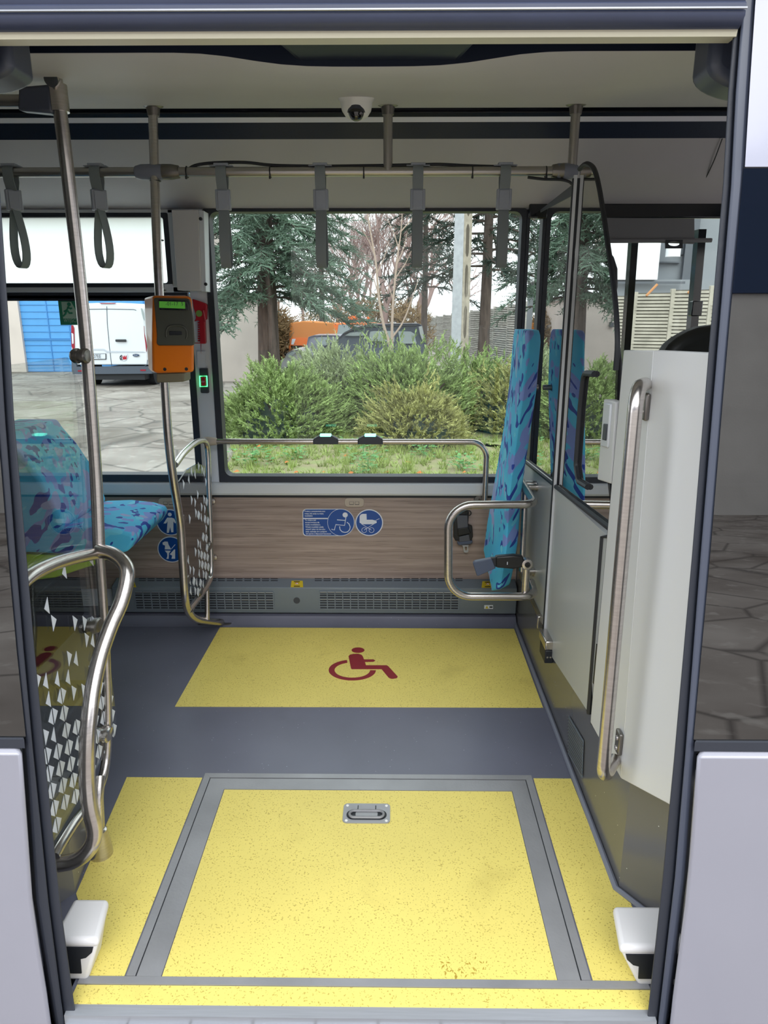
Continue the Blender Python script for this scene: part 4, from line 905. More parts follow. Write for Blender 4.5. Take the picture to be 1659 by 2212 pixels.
for py in (391,519,627):
    b = MB(); c = pX(333+(py-340)*0.05,py); b.tube([c+V(0.018*math.cos(R(a)),0.018*math.sin(R(a)),0) for a in range(0,360,20)],0.0022,6,closed=True); b.build('cable_tie','black',fs_)

# wall rail with the two stop buttons
wr = thing('wall_rail','steel rail across the large window with a bend at its right end','rail',(0,3.28,0.957))
wy = 3.27; zr_ = onY(760,954,wy).z
P0 = V(onY(447,955,wy).x,wy,zr_); P1 = V(onY(1052,955,wy).x,wy,zr_); P2 = V(P1.x,wy,onY(1052,1085,wy).z); P3 = V(P1.x,3.34,P2.z-0.02)
b = MB(); b.tube(fillet([P0,P1,P2],0.075,9),0.0135,16); b.build('tube','steel',wr)
b = MB(); b.tube([V(P1.x,wy,P2.z+0.01),V(P1.x,wy,P2.z-0.012)],0.015,14); b.lathe([(0.024,0),(0.022,0.014)],(P2.x-0.02,3.345,P2.z-0.005),(0,-1,0),18); b.tube([V(P2.x,wy,P2.z),V(P2.x-0.012,3.345,P2.z-0.004)],0.0125,12); b.build('wall_mount','steel_dark',wr)
b = MB(); b.lathe([(0.021,0),(0.022,0.02),(0.017,0.055),(0.0145,0.06)],(P0.x-0.012,wy,zr_),(1,0,0),16); b.build('end_joint','usb_taupe',wr)
for cx, lab in ((704,'left stop button on the wall rail with lit green strip'),(800,'right stop button on the wall rail with lit green strip')):
    c = onY(cx,950,wy); t = thing('stop_button',lab,'button',c,'rail stop buttons')
    w_ = 0.059; pr = [V(c.x-w_,wy-0.019,zr_-0.010),V(c.x-w_,wy-0.019,zr_+0.012),V(c.x-w_*0.93,wy-0.019,zr_+0.016),V(c.x-w_*0.5,wy-0.019,zr_+0.030),V(c.x+w_*0.5,wy-0.019,zr_+0.030),V(c.x+w_*0.93,wy-0.019,zr_+0.016),V(c.x+w_,wy-0.019,zr_+0.012),V(c.x+w_,wy-0.019,zr_-0.010)]
    b = MB(); b.prism(pr,(0,0.038,0)); b.build('housing','charcoal',t,bevel=0.003)
    b = MB(); b.box((c.x-0.026,wy-0.0205,zr_+0.026),(c.x+0.026,wy+0.005,zr_+0.038)); b.build('lit_strip','cyan_led',t,bevel=0.003)

# ================================================================== TICKET VALIDATOR
z4 = lambda x,y: (290+x/8.295, 620+y/8.295)
vy = 2.60
tv = thing('ticket_validator','orange ticket validator box with dark face clamped to the steel pole','ticket machine',onY(366,720,vy))
def vq(pts, y, m, name, par, th=0.004, bev=0.0):
    b = MB(); b.prism([onY(*z4(*p),y) for p in pts],(0,th,0)); return b.build(name,m,par,bevel=bev)
# shell: front face rounded, deeper body behind, turned a little
A = [(335,150),(960,165),(1010,190),(1040,240),(1070,1000),(1072,1470),(1060,1510),(1020,1528),(420,1545),(360,1530),(330,1490),(322,1000)]
b = MB(); fr_ = [onY(*z4(*p),vy-0.045) for p in A]; bk_ = [onY(*z4(*p),vy+0.05) for p in [(170,190),(900,150),(960,180),(990,230),(1030,1000),(1035,1440),(1000,1480),(960,1500),(330,1520),(285,1500),(250,1440),(200,700)]]
n = len(A); b.add(fr_+bk_, [tuple(range(n)),tuple(range(2*n-1,n-1,-1))]+[(i,n+i,n+(i+1)%n,(i+1)%n) for i in range(n)])
sh = b.build('shell','orange',tv,bevel=0.008,seg=3)
D = [(345,215),(365,190),(940,205),(985,225),(1005,280),(1050,560),(1078,1000),(1065,1035),(1030,1048),(440,1048),(410,1030),(398,1000),(402,860),(372,500)]
dk = vq(D,vy-0.053,'validator_dark','face_cover',tv,0.010,0.004)
ds = vq([(430,225),(950,240),(975,270),(985,425),(450,405)],vy-0.056,'gloss_black','display_window',dk,0.004,0.003)
vq([(445,255),(905,268),(912,388),(448,372)],vy-0.058,'lcd','display',ds,0.002)
text(ds,'-01-17  5',0.017,onY(*z4(560,330),vy-0.0585),(1,0,0),(0,0,1),'charcoal','display_text')
vq([(622,790),(850,795),(852,860),(625,862)],vy-0.056,'black','ticket_slot',dk,0.003,0.002)
b = MB(); b.tube(sm([onY(*z4(*p),vy-0.054) for p in ((580,900),(575,800),(640,700),(850,700),(940,780),(945,880),(930,930))],5),0.004,8); b.build('slot_rim','validator_dark',dk)
for p in ((548,1474),(934,1470)):
    c = onY(*z4(*p),vy-0.0455); b = MB(); b.disc(c,0.006,0.006,th=0.001,seg=16); b.build('screw_hole','black',sh,smooth=0)
b = MB(); b.prism([onY(*z4(*p),vy-0.03) for p in ((390,1540),(890,1530),(892,1700),(395,1718))],(0,0.09,0)); b.build('pole_mount','taupe',tv,bevel=0.005)
b = MB(); b.prism([onY(*z4(*p),vy+0.06) for p in ((175,200),(330,150),(905,160),(905,1500),(300,1500))],(0,0.03,0)); b.build('back_plate','taupe',tv,bevel=0.006)

# ================================================================== PILLAR FITTINGS
cb = thing('wall_cabinet','tall shallow grey cabinet on the pillar between the windows','cabinet',onY(405,540,WY-0.1))
y_ = WY-0.10
b = MB(); q = [onY(*p,y_) for p in ((370,453),(428,453),(434,628),(383,627))]
b.prism(q,(0,0.094,0)); b.build('body','cabinet_grey',cb,bevel=0.003)
b = MB(); q2 = [onY(*p,y_+0.01) for p in ((429,453),(440,455),(445,630),(435,630))]; b.prism(q2,(0,0.084,0)); b.build('side_flange','pillar_grey',cb,bevel=0.002)
for p in ((434,473),(445,614)):
    c = onY(*p,y_); b = MB(); b.lathe([(0.007,0),(0.007,0.008),(0.004,0.010)],tuple(c),(0,-1,0),14); b.build('knob','black',cb)
hy_ = WY-0.028
hm_ = thing('emergency_hammer','red emergency hammer holder with green dot on the pillar','emergency hammer',onY(430,700,hy_))
b = MB(); b.prism([onY(*z4(*p),hy_) for p in ((1035,210),(1270,290),(1295,320),(1290,580),(1262,590),(1275,1000),(1260,1018),(1175,1018),(1160,610),(1120,600),(1070,620),(1100,560),(1095,480),(1060,380))],(0,0.026,0)); hb = b.build('holder','red_plastic',hm_,bevel=0.003)
b = MB(); b.disc(onY(*z4(1162,475),hy_-0.0005),0.0145,0.0145,seg=24,th=0.001); mat('dot_green',(120,160,80),0.5); b.build('dot','dot_green',hb,smooth=0)
b = MB(); b.tube([onY(*z4(1235,420),hy_-0.003),onY(*z4(1272,620),hy_-0.003)],0.004,8)
for k in range(9):
    c = onY(*z4(1158,640+k*40),hy_+0.01); b.box((c.x-0.003,c.y-0.008,c.z-0.003),(c.x+0.004,c.y+0.008,c.z+0.003))
b.build('hammer_grip','red_plastic',hb)
b = MB(); b.tube([onY(*z4(1075,1003),hy_+0.01),onY(*z4(1180,1006),hy_+0.01)],0.002,6); b.build('bracket','red_plastic',hb)
tg = thing('hanging_tag','blank white card hanging by a thread below the red hammer holder','tag',onY(434,775,hy_))
b = MB(); b.prism([onY(*z4(*p),hy_+0.01) for p in ((1126,1152),(1272,1155),(1276,1445),(1132,1442))],(0,0.001,0)); b.build('card','white_card',tg,smooth=0)
b = MB(); b.tube([onY(*z4(1188,1020),hy_+0.012),onY(*z4(1196,1190),hy_+0.008),onY(*z4(1200,1020),hy_+0.012)],0.0009,5); b.build('thread','red_plastic',tg)
sy_ = WY-0.02
sb = thing('stop_button','black pillar stop button lit green around its red key','button',onY(440,822,sy_))
b = MB(); b.prism([onY(*z4(*p),sy_) for p in ((1162,1460),(1308,1460),(1330,1890),(1322,1905),(1195,1900),(1188,1880))],(0,0.019,0)); b.build('housing','charcoal',sb,bevel=0.003)
b = MB(); ptsl = [onY(*z4(*p),sy_-0.002) for p in ((1172,1598),(1300,1595),(1308,1780),(1180,1785))]; b.tube(ptsl,0.0028,8,closed=True); b.build('lit_frame','green_led',sb)
b = MB(); b.prism([onY(*z4(*p),sy_-0.006) for p in ((1195,1615),(1270,1613),(1278,1765),(1200,1768))],(0,0.007,0)); ky = b.build('key','red_plastic',sb,bevel=0.002)
text(ky,'STOP',0.011,onY(*z4(1197,1712),sy_-0.0068),(1,0,0),(0,0,1),'white_sticker','key_text',xscale=0.62)
# exit sticker on the left window
ey = WY+0.038
ex = thing('exit_sticker','green emergency exit sticker with running figure on the left window','sticker',onY(146,675,ey))
b = MB(); q = [onY(*p,ey) for p in ((125,648),(168,649),(176,702),(131,702))]; b.prism(q,(0,0.0008,0)); b.build('film','exit_green',ex,smooth=0)
E5 = lambda x,y: onY(x/2.9625,440+y/2.9625,ey-0.001)
b = MB(); b.prism([E5(392,628),E5(455,628),E5(490,690),E5(495,735),E5(405,735)],(0,-0.0004,0)); b.build('pale_field','exit_pale',ex,smooth=0)
b = MB()
for l in ([(440,655),(430,680),(410,690)],[(430,680),(445,700),(465,700)],[(430,680),(420,705),(405,720)],[(432,662),(450,672),(462,668)]): b.tube([E5(*p)+V(0,-0.0008,0) for p in l],0.004,6)
b.disc(E5(442,644)+V(0,-0.0006,0),0.009,0.009,th=0.0005,seg=16); b.build('running_figure','exit_green',ex)
text(ex,'WYJŚCIE',0.022,E5(410,758)+V(0,-0.0008,0),(1,0,0),(0,0,1),'exit_pale','lettering',xscale=0.8)

# ================================================================== WHEELCHAIR BACKREST, GUARD LOOP, BELTS
bx = thing('wheelchair_support','tall narrow blue patterned padded backrest standing against the cabin partition','support',(0.52,2.95,0.6))
# outline seen from the side of the bus: left face edge, front edge, right edge at three heights
def bk_pt(px,py,Y): return onY(px,py,Y)
def tabx(tab, y):
    for (y0,x0),(y1,x1) in zip(tab[:-1],tab[1:]):
        if y <= y1: return x0+(x1-x0)*(y-y0)/(y1-y0)
    (y0,x0),(y1,x1) = tab[-2:]; return x0+(x1-x0)*(y-y0)/(y1-y0)
def at_z(tab, Y, z):      # the point of an edge line that lies at depth Y and height z
    c, s = math.cos(PITCH), math.sin(PITCH); d = Y*c-(z-CZ)*s; py = 1106 - F*(Y*s+(z-CZ)*c)/d; q = onY(tabx(tab,py),py,Y); return V(q.x,Y,z)
tA = [(700,1113),(722,1109),(850,1098),(950,1084),(1050,1066),(1100,1056),(1180,1045),(1215,1041),(1300,1034)]
tB = [(706,1139),(722,1141),(745,1139),(850,1126),(950,1111),(1050,1098),(1100,1094),(1180,1090),(1240,1081),(1280,1074)]
tC = [(700,1160),(722,1167),(745,1168),(850,1158),(950,1143),(1050,1128),(1100,1123),(1180,1118),(1240,1107),(1280,1097)]
rows = [714,722,740,850,950,1050,1100,1180,1240,1272,1280]
b = MB(); vs = []
for n_, py in enumerate(rows):
    ins = 0.03 if n_ in (0, len(rows)-1) else 0.0
    z = onY(tabx(tB,py),py,2.80).z; A_ = at_z(tA,3.12-ins,z); B_ = at_z(tB,2.80+ins,z); C_ = at_z(tC,2.86+ins,z); D_ = V(C_.x+0.014,3.12-ins,z)
    if py > 1260: A_ = onY(1061,py-3,2.90); D_ = V(D_.x,2.98,z)
    vs += [A_, A_.lerp(B_,0.5)+V(-0.004,-0.004,0), A_.lerp(B_,0.93), B_.lerp(C_,0.12)+V(0,-0.004,0), C_.lerp(B_,0.1), C_+V(0.004,0.02,0), D_]
k = 7; fs = []
for i in range(len(rows)-1):
    for j in range(k): fs.append((i*k+j,i*k+(j+1)%k,(i+1)*k+(j+1)%k,(i+1)*k+j))
fs += [tuple(range(k)), tuple((len(rows)-1)*k+j for j in range(k-1,-1,-1))]
b.add(vs,fs); b.build('cushion','seat_fabric',bx,bevel=0.006,seg=3,smooth=50)
b = MB(); b.box((0.53,3.02,0.50),(0.56,3.12,1.40)); b.build('back_plate','black',bx,bevel=0.004)
for z in (1.25,0.80): 
    b = MB(); b.tube([V(0.54,3.06,z),V(PX,3.06,z)],0.012,10); b.build('bracket','steel_dark',bx)
gy = 2.66
gl = thing('guard_loop','rounded steel guard loop in front of the blue backrest','handrail',(0.45,gy,0.6))
c1 = onY(1140,1092,gy); c2 = onY(968,1092,gy); c3 = onY(968,1288,gy); c4 = onY(1145,1288,gy)
p_end = V(onX(1165,1072,PX).x,onX(1165,1072,PX).y,onX(1165,1072,PX).z)
up_end = onX(1127,1040,PX-0.04)
path = [V(PX-0.065,2.98,c1.z+0.02),V(c1.x+0.035,gy+0.02,c1.z),V(c2.x,gy,c1.z),V(c3.x,gy,c3.z),V(c4.x+0.02,gy,c3.z),V(c4.x+0.035,gy+0.16,c3.z)]
b = MB(); b.tube(fillet(path,[0.05,0.095,0.095,0.06],9),0.0165,18); b.build('loop_tube','steel',gl)
for (px,py,lab) in ((1160,1072,'upper'),(1152,1268,'lower')):
    q = onX(px,py,PX); m = V(c1.x+0.02,q.y,c1.z+0.004) if lab == 'upper' else V(c4.x+0.02,q.y,c3.z+0.01)
    b = MB(); b.tube([m,V(PX,m.y,m.z)],0.0155,14); b.tube([V(PX-0.006,m.y,m.z),V(PX,m.y,m.z)],0.019,14); b.build('wall_mount','steel',gl)
b = MB(); s0 = V(0.572,2.92,c1.z+0.01); s1 = V(0.572,2.90,c3.z+0.02); b.tube([s0,s1],0.0125,12); b.tube([s1,V(PX,2.9,s1.z)],0.0125,12); b.tube([V(0.566,2.98,onY(1115,1045,2.98).z),V(PX,2.98,onY(1115,1045,2.98).z)],0.014,12); b.build('rear_bar','steel',gl)
b = MB(); e = onY(1137,1262,gy); e2 = onY(1137,1232,gy); b.tube([V(e.x,gy+0.02,c3.z),V(e.x,gy+0.02,e2.z)],0.015,14); b.build('belt_post','steel',gl)
bh = thing('belt_buckle_holder','black seat belt arm with blue-grey buckle across the guard loop','seat belt',onY(1080,1217,gy-0.02))
by = gy-0.02
q = [onY(*p,by) for p in ((1071,1203),(1110,1200),(1130,1202),(1135,1225),(1110,1230),(1072,1227))]
b = MB(); b.prism(q,(0,0.03,0)); b.build('sleeve','belt_black',bh,bevel=0.006)
q = [onY(*p,by+0.002) for p in ((1022,1219),(1026,1214),(1062,1207),(1071,1228),(1033,1245),(1030,1244))]
b = MB(); b.prism(q,(0,0.026,0)); b.build('buckle','buckle_blue',bh,bevel=0.004)
b = MB(); b.prism([onY(*p,by+0.006) for p in ((1060,1206),(1072,1205),(1073,1226),(1069,1224))],(0,0.018,0)); b.build('neck','black',bh,bevel=0.002)
b = MB(); c = onY(1139,1219,by); b.lathe([(0.021,-0.03),(0.021,0.004),(0.012,0.006)],tuple(c),(0,-1,0),20); b.build('pivot_ring','steel',bh)
b = MB(); b.lathe([(0.012,0.004),(0.011,0.010),(0.005,0.010),(0.004,0.007)],tuple(c),(0,-1,0),16); b.build('pivot_bolt','belt_black',bh)
b = MB(); c = onY(1096,1217,by-0.001); b.box((c.x-0.0015,by-0.001,c.z-0.006),(c.x+0.0015,by,c.z+0.006)); b.build('mark','white_sticker',bh,smooth=0)
z2_ = lambda x,y: (960+x/7.541, 1080+y/7.541)
bl = thing('wall_seat_belt','dark grey retractable seat belt with metal tongue hanging on the wood panel','seat belt',onY(1000,1150,WY-0.03))
wyb = WY-0.045
def bq(pts, y, th, m, name, par=None, bev=0.003):
    b = MB(); b.prism([onY(*z2_(*p),y) for p in pts],(0,th,0)); return b.build(name,m,par or bl,bevel=bev)
bq([(150,200),(180,140),(360,130),(400,200),(385,400),(455,430),(465,600),(440,660),(180,665),(148,610)],WY-0.035,0.022,'belt_black','reel_housing')
bq([(200,250),(378,255),(385,450),(215,470)],wyb,0.005,'belt_web','webbing')
bq([(215,470),(385,440),(432,545),(222,590)],wyb-0.003,0.008,'belt_black','fold')
bq([(240,600),(400,565),(420,670),(245,690)],wyb-0.002,0.005,'belt_web','webbing_end')
bq([(210,665),(245,690),(420,670),(455,655),(460,700),(420,725),(240,742),(210,715)],wyb-0.004,0.012,'buckle_blue','stopper')
b = MB(); mm = [onY(*z2_(*p),wyb) for p in ((285,740),(395,735),(385,760),(390,840),(375,855),(325,855),(312,840),(308,765))]; hi = [onY(*z2_(*p),wyb) for p in ((330,760),(372,760),(372,765),(370,815),(368,820),(336,820),(334,815),(332,765))]
n = 8; b.add(mm+hi+[p+V(0,0.003,0) for p in mm+hi], [(i,(i+1)%n,n+(i+1)%n,n+i) for i in range(n)]+[(2*n+i,3*n+i,3*n+(i+1)%n,2*n+(i+1)%n) for i in range(n)]+[(i,2*n+i,2*n+(i+1)%n,(i+1)%n) for i in range(n)]+[(n+i,n+(i+1)%n,3*n+(i+1)%n,3*n+i) for i in range(n)])
b.build('tongue','alu',bl,smooth=0)
b = MB(); c = onY(*z2_(395,215),wyb); b.tube([c+V(0.012*math.cos(R(a)),0,0.012*math.sin(R(a))) for a in range(0,360,24)],0.003,6,closed=True); b.build('guide_ring','belt_black',bl)

# ================================================================== NEAR LEFT SCREEN
ns = thing('near_screen','curved steel pole and frame holding glass with white triangles left of the door','screen',(-0.86,1.75,0.05))
NX = -0.86
np_ = [onY(98,60,2.02),V(-0.855,1.985,onX(114,160,-0.855).z),onX(154,440,-0.858),onX(182,700,-0.86),onX(197,880,-0.86),onX(208,1040,-0.86),onX(214,1185,-0.86)]
np_[0] = V(-0.855,1.98,2.118); np_[1] = onX(122,185,-0.856)
post = np_ + [onX(222,1290,-0.862),onX(229,1420,-0.865),onX(232,1560,-0.868),onX(228,1650,-0.87),onX(208,1715,-0.87),onX(165,1772,-0.87),onX(133,1822,-0.87),onX(118,1850,-0.87)]
b = MB(); b.tube(sm(np_,6),0.0175,18); b.build('pole','steel',ns)
b = MB(); b.tube(sm(post[6:],6),0.0135,14); b.build('rear_post','steel',ns)
b = MB(); p = onX(125,197,-0.857); b.lathe([(0.0235,-0.028),(0.0235,0.035)],(p.x,p.y,p.z-0.02),(0,0,1),20); cl = b.build('collar','steel',ns)
b = MB(); b.hexa([V(p.x-0.10,p.y-0.025,p.z-0.05),V(p.x-0.01,p.y-0.02,p.z-0.055),V(p.x-0.01,p.y+0.02,p.z-0.055),V(p.x-0.10,p.y+0.02,p.z-0.045),V(p.x-0.09,p.y-0.025,p.z+0.005),V(p.x-0.01,p.y-0.02,p.z+0.012),V(p.x-0.01,p.y+0.02,p.z+0.012),V(p.x-0.09,p.y+0.02,p.z+0.005)]); b.build('clamp_arm','gasket',ns,bevel=0.008)
b = MB(); b.tube([V(p.x-0.09,p.y,p.z-0.022),V(p.x-0.9,p.y-0.02,p.z-0.025)],0.0155,12); b.build('side_tube','steel_overhead',ns)
B_ = [(214,1190,1.94),(243,1197,1.90),(268,1217,1.86),(275,1245,1.83),(262,1300,1.79),(240,1350,1.75),(218,1412,1.70),(204,1470,1.66),(195,1530,1.62),(189,1600,1.585),(188,1680,1.56),(193,1740,1.54),(204,1790,1.53),(200,1822,1.52),(180,1848,1.515),(155,1861,1.515),(128,1866,1.515)]
b = MB(); b.tube(sm([onY(x,y,Y) for x,y,Y in B_],5),0.0205,20); b.build('guard_tube','steel',ns)
T_ = [onX(214,1195,-0.86),onX(170,1203,-0.865),onX(120,1217,-0.87),onX(75,1238,-0.87),onX(45,1262,-0.87),onX(20,1300,-0.87)]
b = MB(); b.tube(sm(T_,5),0.0175,16); b.build('top_tube','steel',ns)
gz = [(1.97,0.30),(1.97,0.86),(1.99,1.35),(1.93,1.44),(1.46,1.44),(1.46,0.235),(1.56,0.235),(1.90,0.26)]
GXn = -0.878
b = MB(); b.prism([V(GXn,y,z) for y,z in gz],(0.006,0,0)); g = b.build('glass','screen_glass',ns,smooth=0)
b = MB(); triangles(b, GXn+0.0065, 1.40, 1.965, 0.24, 0.92, 0.052, lambda y,z: (1.0 if z < 0.49+(1.6-y)*0.15 else (0.6 if z < 0.57 else (0.30 if z < 0.76 else 0.10))), 0.0007, 8, lambda y,z: 1.46<y<1.95 and z>0.25); b.build('triangle_pattern','white_sticker',g,smooth=0)
for (px,py,m) in ((180,768,'steel_dark'),(205,1345,'steel_dark'),(228,1578,'steel')):
    c = onX(px,py,-0.868); b = MB(); b.lathe([(0.017,-0.020),(0.021,-0.014),(0.021,-0.006),(0.016,-0.004),(0.016,0.006),(0.021,0.008),(0.021,0.018),(0.017,0.022)],tuple(c+V(0.0,-0.02,0)),(1,0.0,0),20,1,1.5); b.build('glass_clamp',m,ns)
b = MB(); ft = onF(219,1845); b.lathe([(0.034,0.0),(0.033,0.02),(0.024,0.085),(0.019,0.088)],tuple(ft),(0,0,1),24); b.build('foot_cone','steel',ns)
b = MB(); b.tube([V(ft.x,ft.y,ft.z+0.05),V(ft.x,ft.y+0.02,0.19),V(ft.x-0.006,ft.y+0.06,0.235)],0.0165,14); b.build('foot_tube','steel',ns)
# side of the raised floor behind the left door post
b = MB(); b.prism([V(-1.03,1.37,-0.02),V(-0.872,1.585,-0.02),V(-0.895,1.80,-0.02),V(-1.06,1.86,-0.02)],(0,0,0.19)); struct(b.build('trim_19','lino_wall',smooth=0),'low angled kick panel under the left screen')

# ================================================================== SEAT BEHIND THE SCREEN
st_ = thing('passenger_seat','blue patterned passenger seat with lime green shell behind the left screen','seat',(-1.55,2.85,0.5))
SYa, SYb = 2.62, 3.06
def spt(px,py,Y=SYa): return onY(px,py,Y)
cush = [(20,1200),(60,1194),(120,1198),(180,1200),(225,1200),(262,1198),(280,1188),(291,1172),(290,1160),(278,1150),(240,1143),(200,1140),(165,1141),(130,1143),(90,1160),(50,1180)]
def pad(pts, name, par, y0=SYa, y1=SYb, m='seat_fabric', bev=0.02):
    b = MB(); b.prism([spt(*p,y0) for p in pts],(0,y1-y0,0)); return b.build(name,m,par,bevel=bev,seg=4,smooth=60)
pad([(20,1200),(60,1194),(180,1200),(245,1200),(276,1192),(291,1168),(284,1154),(255,1146),(200,1140),(140,1142),(70,1160),(20,1180)],'cushion',st_,bev=0.012)
pad([(10,940),(24,960),(60,1000),(95,1050),(125,1110),(136,1142),(110,1160),(70,1172),(30,1190),(-60,1190),(-90,940)],'backrest',st_,bev=0.015)
pad([(-90,1196),(60,1198),(245,1203),(200,1222),(120,1248),(40,1258),(-90,1262)],'shell',st_,SYa+0.02,SYb-0.02,'lime',0.006)
b = MB(); b.box((-1.86,SYa+0.1,0.35),(-1.62,WY-0.02,0.50)); b.build('cantilever_bracket','heater_dark',st_,bevel=0.01)
pd1 = MB(); pd1.box((-2.6,1.50,0.0),(-1.06,2.28,0.28)); struct(pd1.build('trim_20','podium_black',bevel=0.01),'black raised podium floor left of the screen')
pd2 = MB(); pd2.box((-3.4,2.28,0.0),(-1.56,3.30,0.36)); struct(pd2.build('trim_21','podium_black',bevel=0.01),'black wheel arch box under the blue seat')
# more seats are hidden behind the doorway; driver's cab
pf = MB(); pf.box((0.69,1.85,0.0),(2.0,3.33,0.28)); struct(pf.build('trim_22','podium_black',smooth=0),'dark raised cab floor')
dsn = thing('driver_seat','black high-backed driver seat behind the tinted cabin door','seat',(1.0,2.75,0.3))
def dpad(pts, y0, y1, name, bev=0.03):
    b = MB(); b.prism([onY(*p,y0) for p in pts],(0,y1-y0,0)); return b.build(name,'driver_seat',dsn,bevel=bev,seg=4,smooth=60)
dpad([(1290,530),(1305,522),(1328,555),(1336,580),(1336,620),(1325,670),(1300,680),(1290,670)],2.50,2.62,'headrest',0.02)
dpad([(1290,690),(1300,680),(1320,686),(1338,720),(1346,780),(1344,860),(1338,1000),(1325,1100),(1290,1100)],2.45,2.75,'backrest')
b = MB(); b.box((0.80,2.30,0.62),(1.35,2.85,0.76)); b.build('cushion','driver_seat',dsn,bevel=0.03,seg=4)
b = MB(); b.box((0.90,2.4,0.28),(1.2,2.75,0.62)); b.build('pedestal','charcoal',dsn,bevel=0.02)
db = thing('dashboard','dark curved dashboard cowl seen above the white side panel','dashboard',(1.5,2.3,1.0))
b = MB(); prof_ = [onY(*p,2.1) for p in ((1380,800),(1440,764),(1452,745),(1470,730),(1495,716),(1520,707),(1545,703),(1640,700),(1700,760),(1700,900),(1400,900))]
b.prism(prof_,(0,0.10,0)); b.build('cowl','dash_black',db,bevel=0.03,seg=4,smooth=60)
b = MB(); b.box((1.45,2.15,0.28),(1.9,2.5,1.1)); b.build('console','black',db,bevel=0.02)
# roller blind on the driver's window
rb_ = thing('roller_blind','grey roller blind half lowered over the driver window','blind',onY(1400,500,3.26))
b = MB(); q = [onY(*p,3.26) for p in ((1230,470),(1500,472),(1500,527),(1230,518))]; b.prism(q,(0,0.004,0)); b.build('cloth','blind_grey',rb_,smooth=0)
b = MB(); b.tube([onY(1230,521,3.255),onY(1537,519,3.255)],0.009,10); b.build('bottom_bar','blind_grey',rb_)
z6 = lambda x,y: (1280+x/5.925, 440+y/5.925)
o6 = [(918,462),(1175,462),(1145,560),(1130,572),(950,572),(938,560)]
inn6 = [(1045+75*math.cos(R(a)),510-32*math.sin(R(a))) for a in range(0,360,20)]
b = MB(); P = [onY(*z6(*p),3.245) for p in inn6]
O6 = [(1045+max(-110,min(110,170*math.cos(R(a)))), 517-max(-55,min(55,90*math.sin(R(a))))) for a in range(0,360,20)]
Q = [onY(*z6(*p),3.245) for p in O6]; n = len(P)
b.add(Q+P+[p+V(0,0.008,0) for p in Q+P],[(i,(i+1)%n,n+(i+1)%n,n+i) for i in range(n)]+[(2*n+i,3*n+i,3*n+(i+1)%n,2*n+(i+1)%n) for i in range(n)]+[(i,2*n+i,2*n+(i+1)%n,(i+1)%n) for i in range(n)]+[(n+i,n+(i+1)%n,3*n+(i+1)%n,3*n+i) for i in range(n)])
b.build('pull_tab','black',rb_,smooth=0)

# ================================================================== OUTDOORS
def gy_(Y, px): return onY(px, 700, Y).x
b = MB(); b.box((-60,-30,GZ-0.2),(60,120,GZ)); struct(b.build('ground','yard_ground',smooth=0),'cracked concrete and dirt yard')
# rough grass bed beside the bus
random.seed(11)
E_ = [onZ(*p,GZ) for p in ((440,1090),(495,1000),(520,965),(500,930),(470,890))]
pts = [V(-1.9,4.2,GZ)] + [V(p.x,p.y,GZ) for p in E_] + [V(-3.2,13,GZ),V(-3.5,15,GZ),V(9,15,GZ),V(9,4.2,GZ)]
b = MB(); b.prism(pts,(0,0,0.03)); bed = tag(b.build('grass_bed','grass_ground',loc=(1,9,GZ),smooth=0),'patchy grass bed between the bus and the junipers','grass',kind='stuff')
def tuft(mb, x, y, z, h, n, spread, w=0.006):
    for _ in range(n):
        a = random.uniform(0,6.28); t = random.uniform(0.2,1)*spread; hh = h*random.uniform(0.5,1.1)
        p = V(x+random.uniform(-.3,.3)*spread,y+random.uniform(-.3,.3)*spread,z); q = p+V(t*math.cos(a),t*math.sin(a),hh)
        s_ = V(-math.sin(a),math.cos(a),0)*w; mb.add([p-s_,p+s_,p+V(math.cos(a),math.sin(a),0)*w,q],[(0,1,3),(1,2,3),(2,0,3)])
b = MB()
for _ in range(1700):
    y = random.uniform(6.2,10.5); x = random.uniform(-2.2,3.2)
    if x < -0.30*y+0.35: continue
    tuft(b,x,y,GZ+0.02,random.choice((.05,.06,.07,.09,.16)),9,0.10,0.008)
tag(b.build('grass_tufts','grass_blade',loc=(0,8,GZ),smooth=0),'scruffy green grass tufts on the bed beside the bus','grass',kind='stuff')
def weed(px, py, s_, label):
    c = onZ(px,py,GZ+0.03); b = MB()
    for _ in range(int(70*s_)):
        a = random.uniform(0,6.28); r_ = random.uniform(0,0.22)*s_; h = random.uniform(.02,.20)*s_; p = c+V(r_*math.cos(a),r_*math.sin(a),h); d = V(math.cos(a),math.sin(a),random.uniform(-.2,.5)).normalized(); L = random.uniform(.04,.08); w = d.cross(V(0,0,1)).normalized()*L*0.4; u = V(0,0,0.006)
        b.add([p,p+d*L*.5+w,p+d*L,p+d*L*.5-w,p+d*L*.5+u],[(0,1,4),(1,2,4),(2,3,4),(3,0,4),(0,3,2,1)])
    b.tube([c,c+V(0,0,.15*s_)],0.006,5)
    return tag(b.build('weed','weed_green',loc=c,smooth=0),label,'plant','leafy weeds in the grass bed')
weed(547,1003,1.3,'tall leafy green weed at the left end of the grass bed')
weed(640,990,0.8,'small leafy weed below the left stop button')
weed(785,990,1.3,'leafy green weed below the right stop button')
weed(795,1020,1.0,'low leafy weed cluster at the middle of the window sill')
weed(915,985,0.8,'small bright weed right of the middle weeds')
weed(1000,1015,0.9,'small weed left of the rail bend')
b = MB()
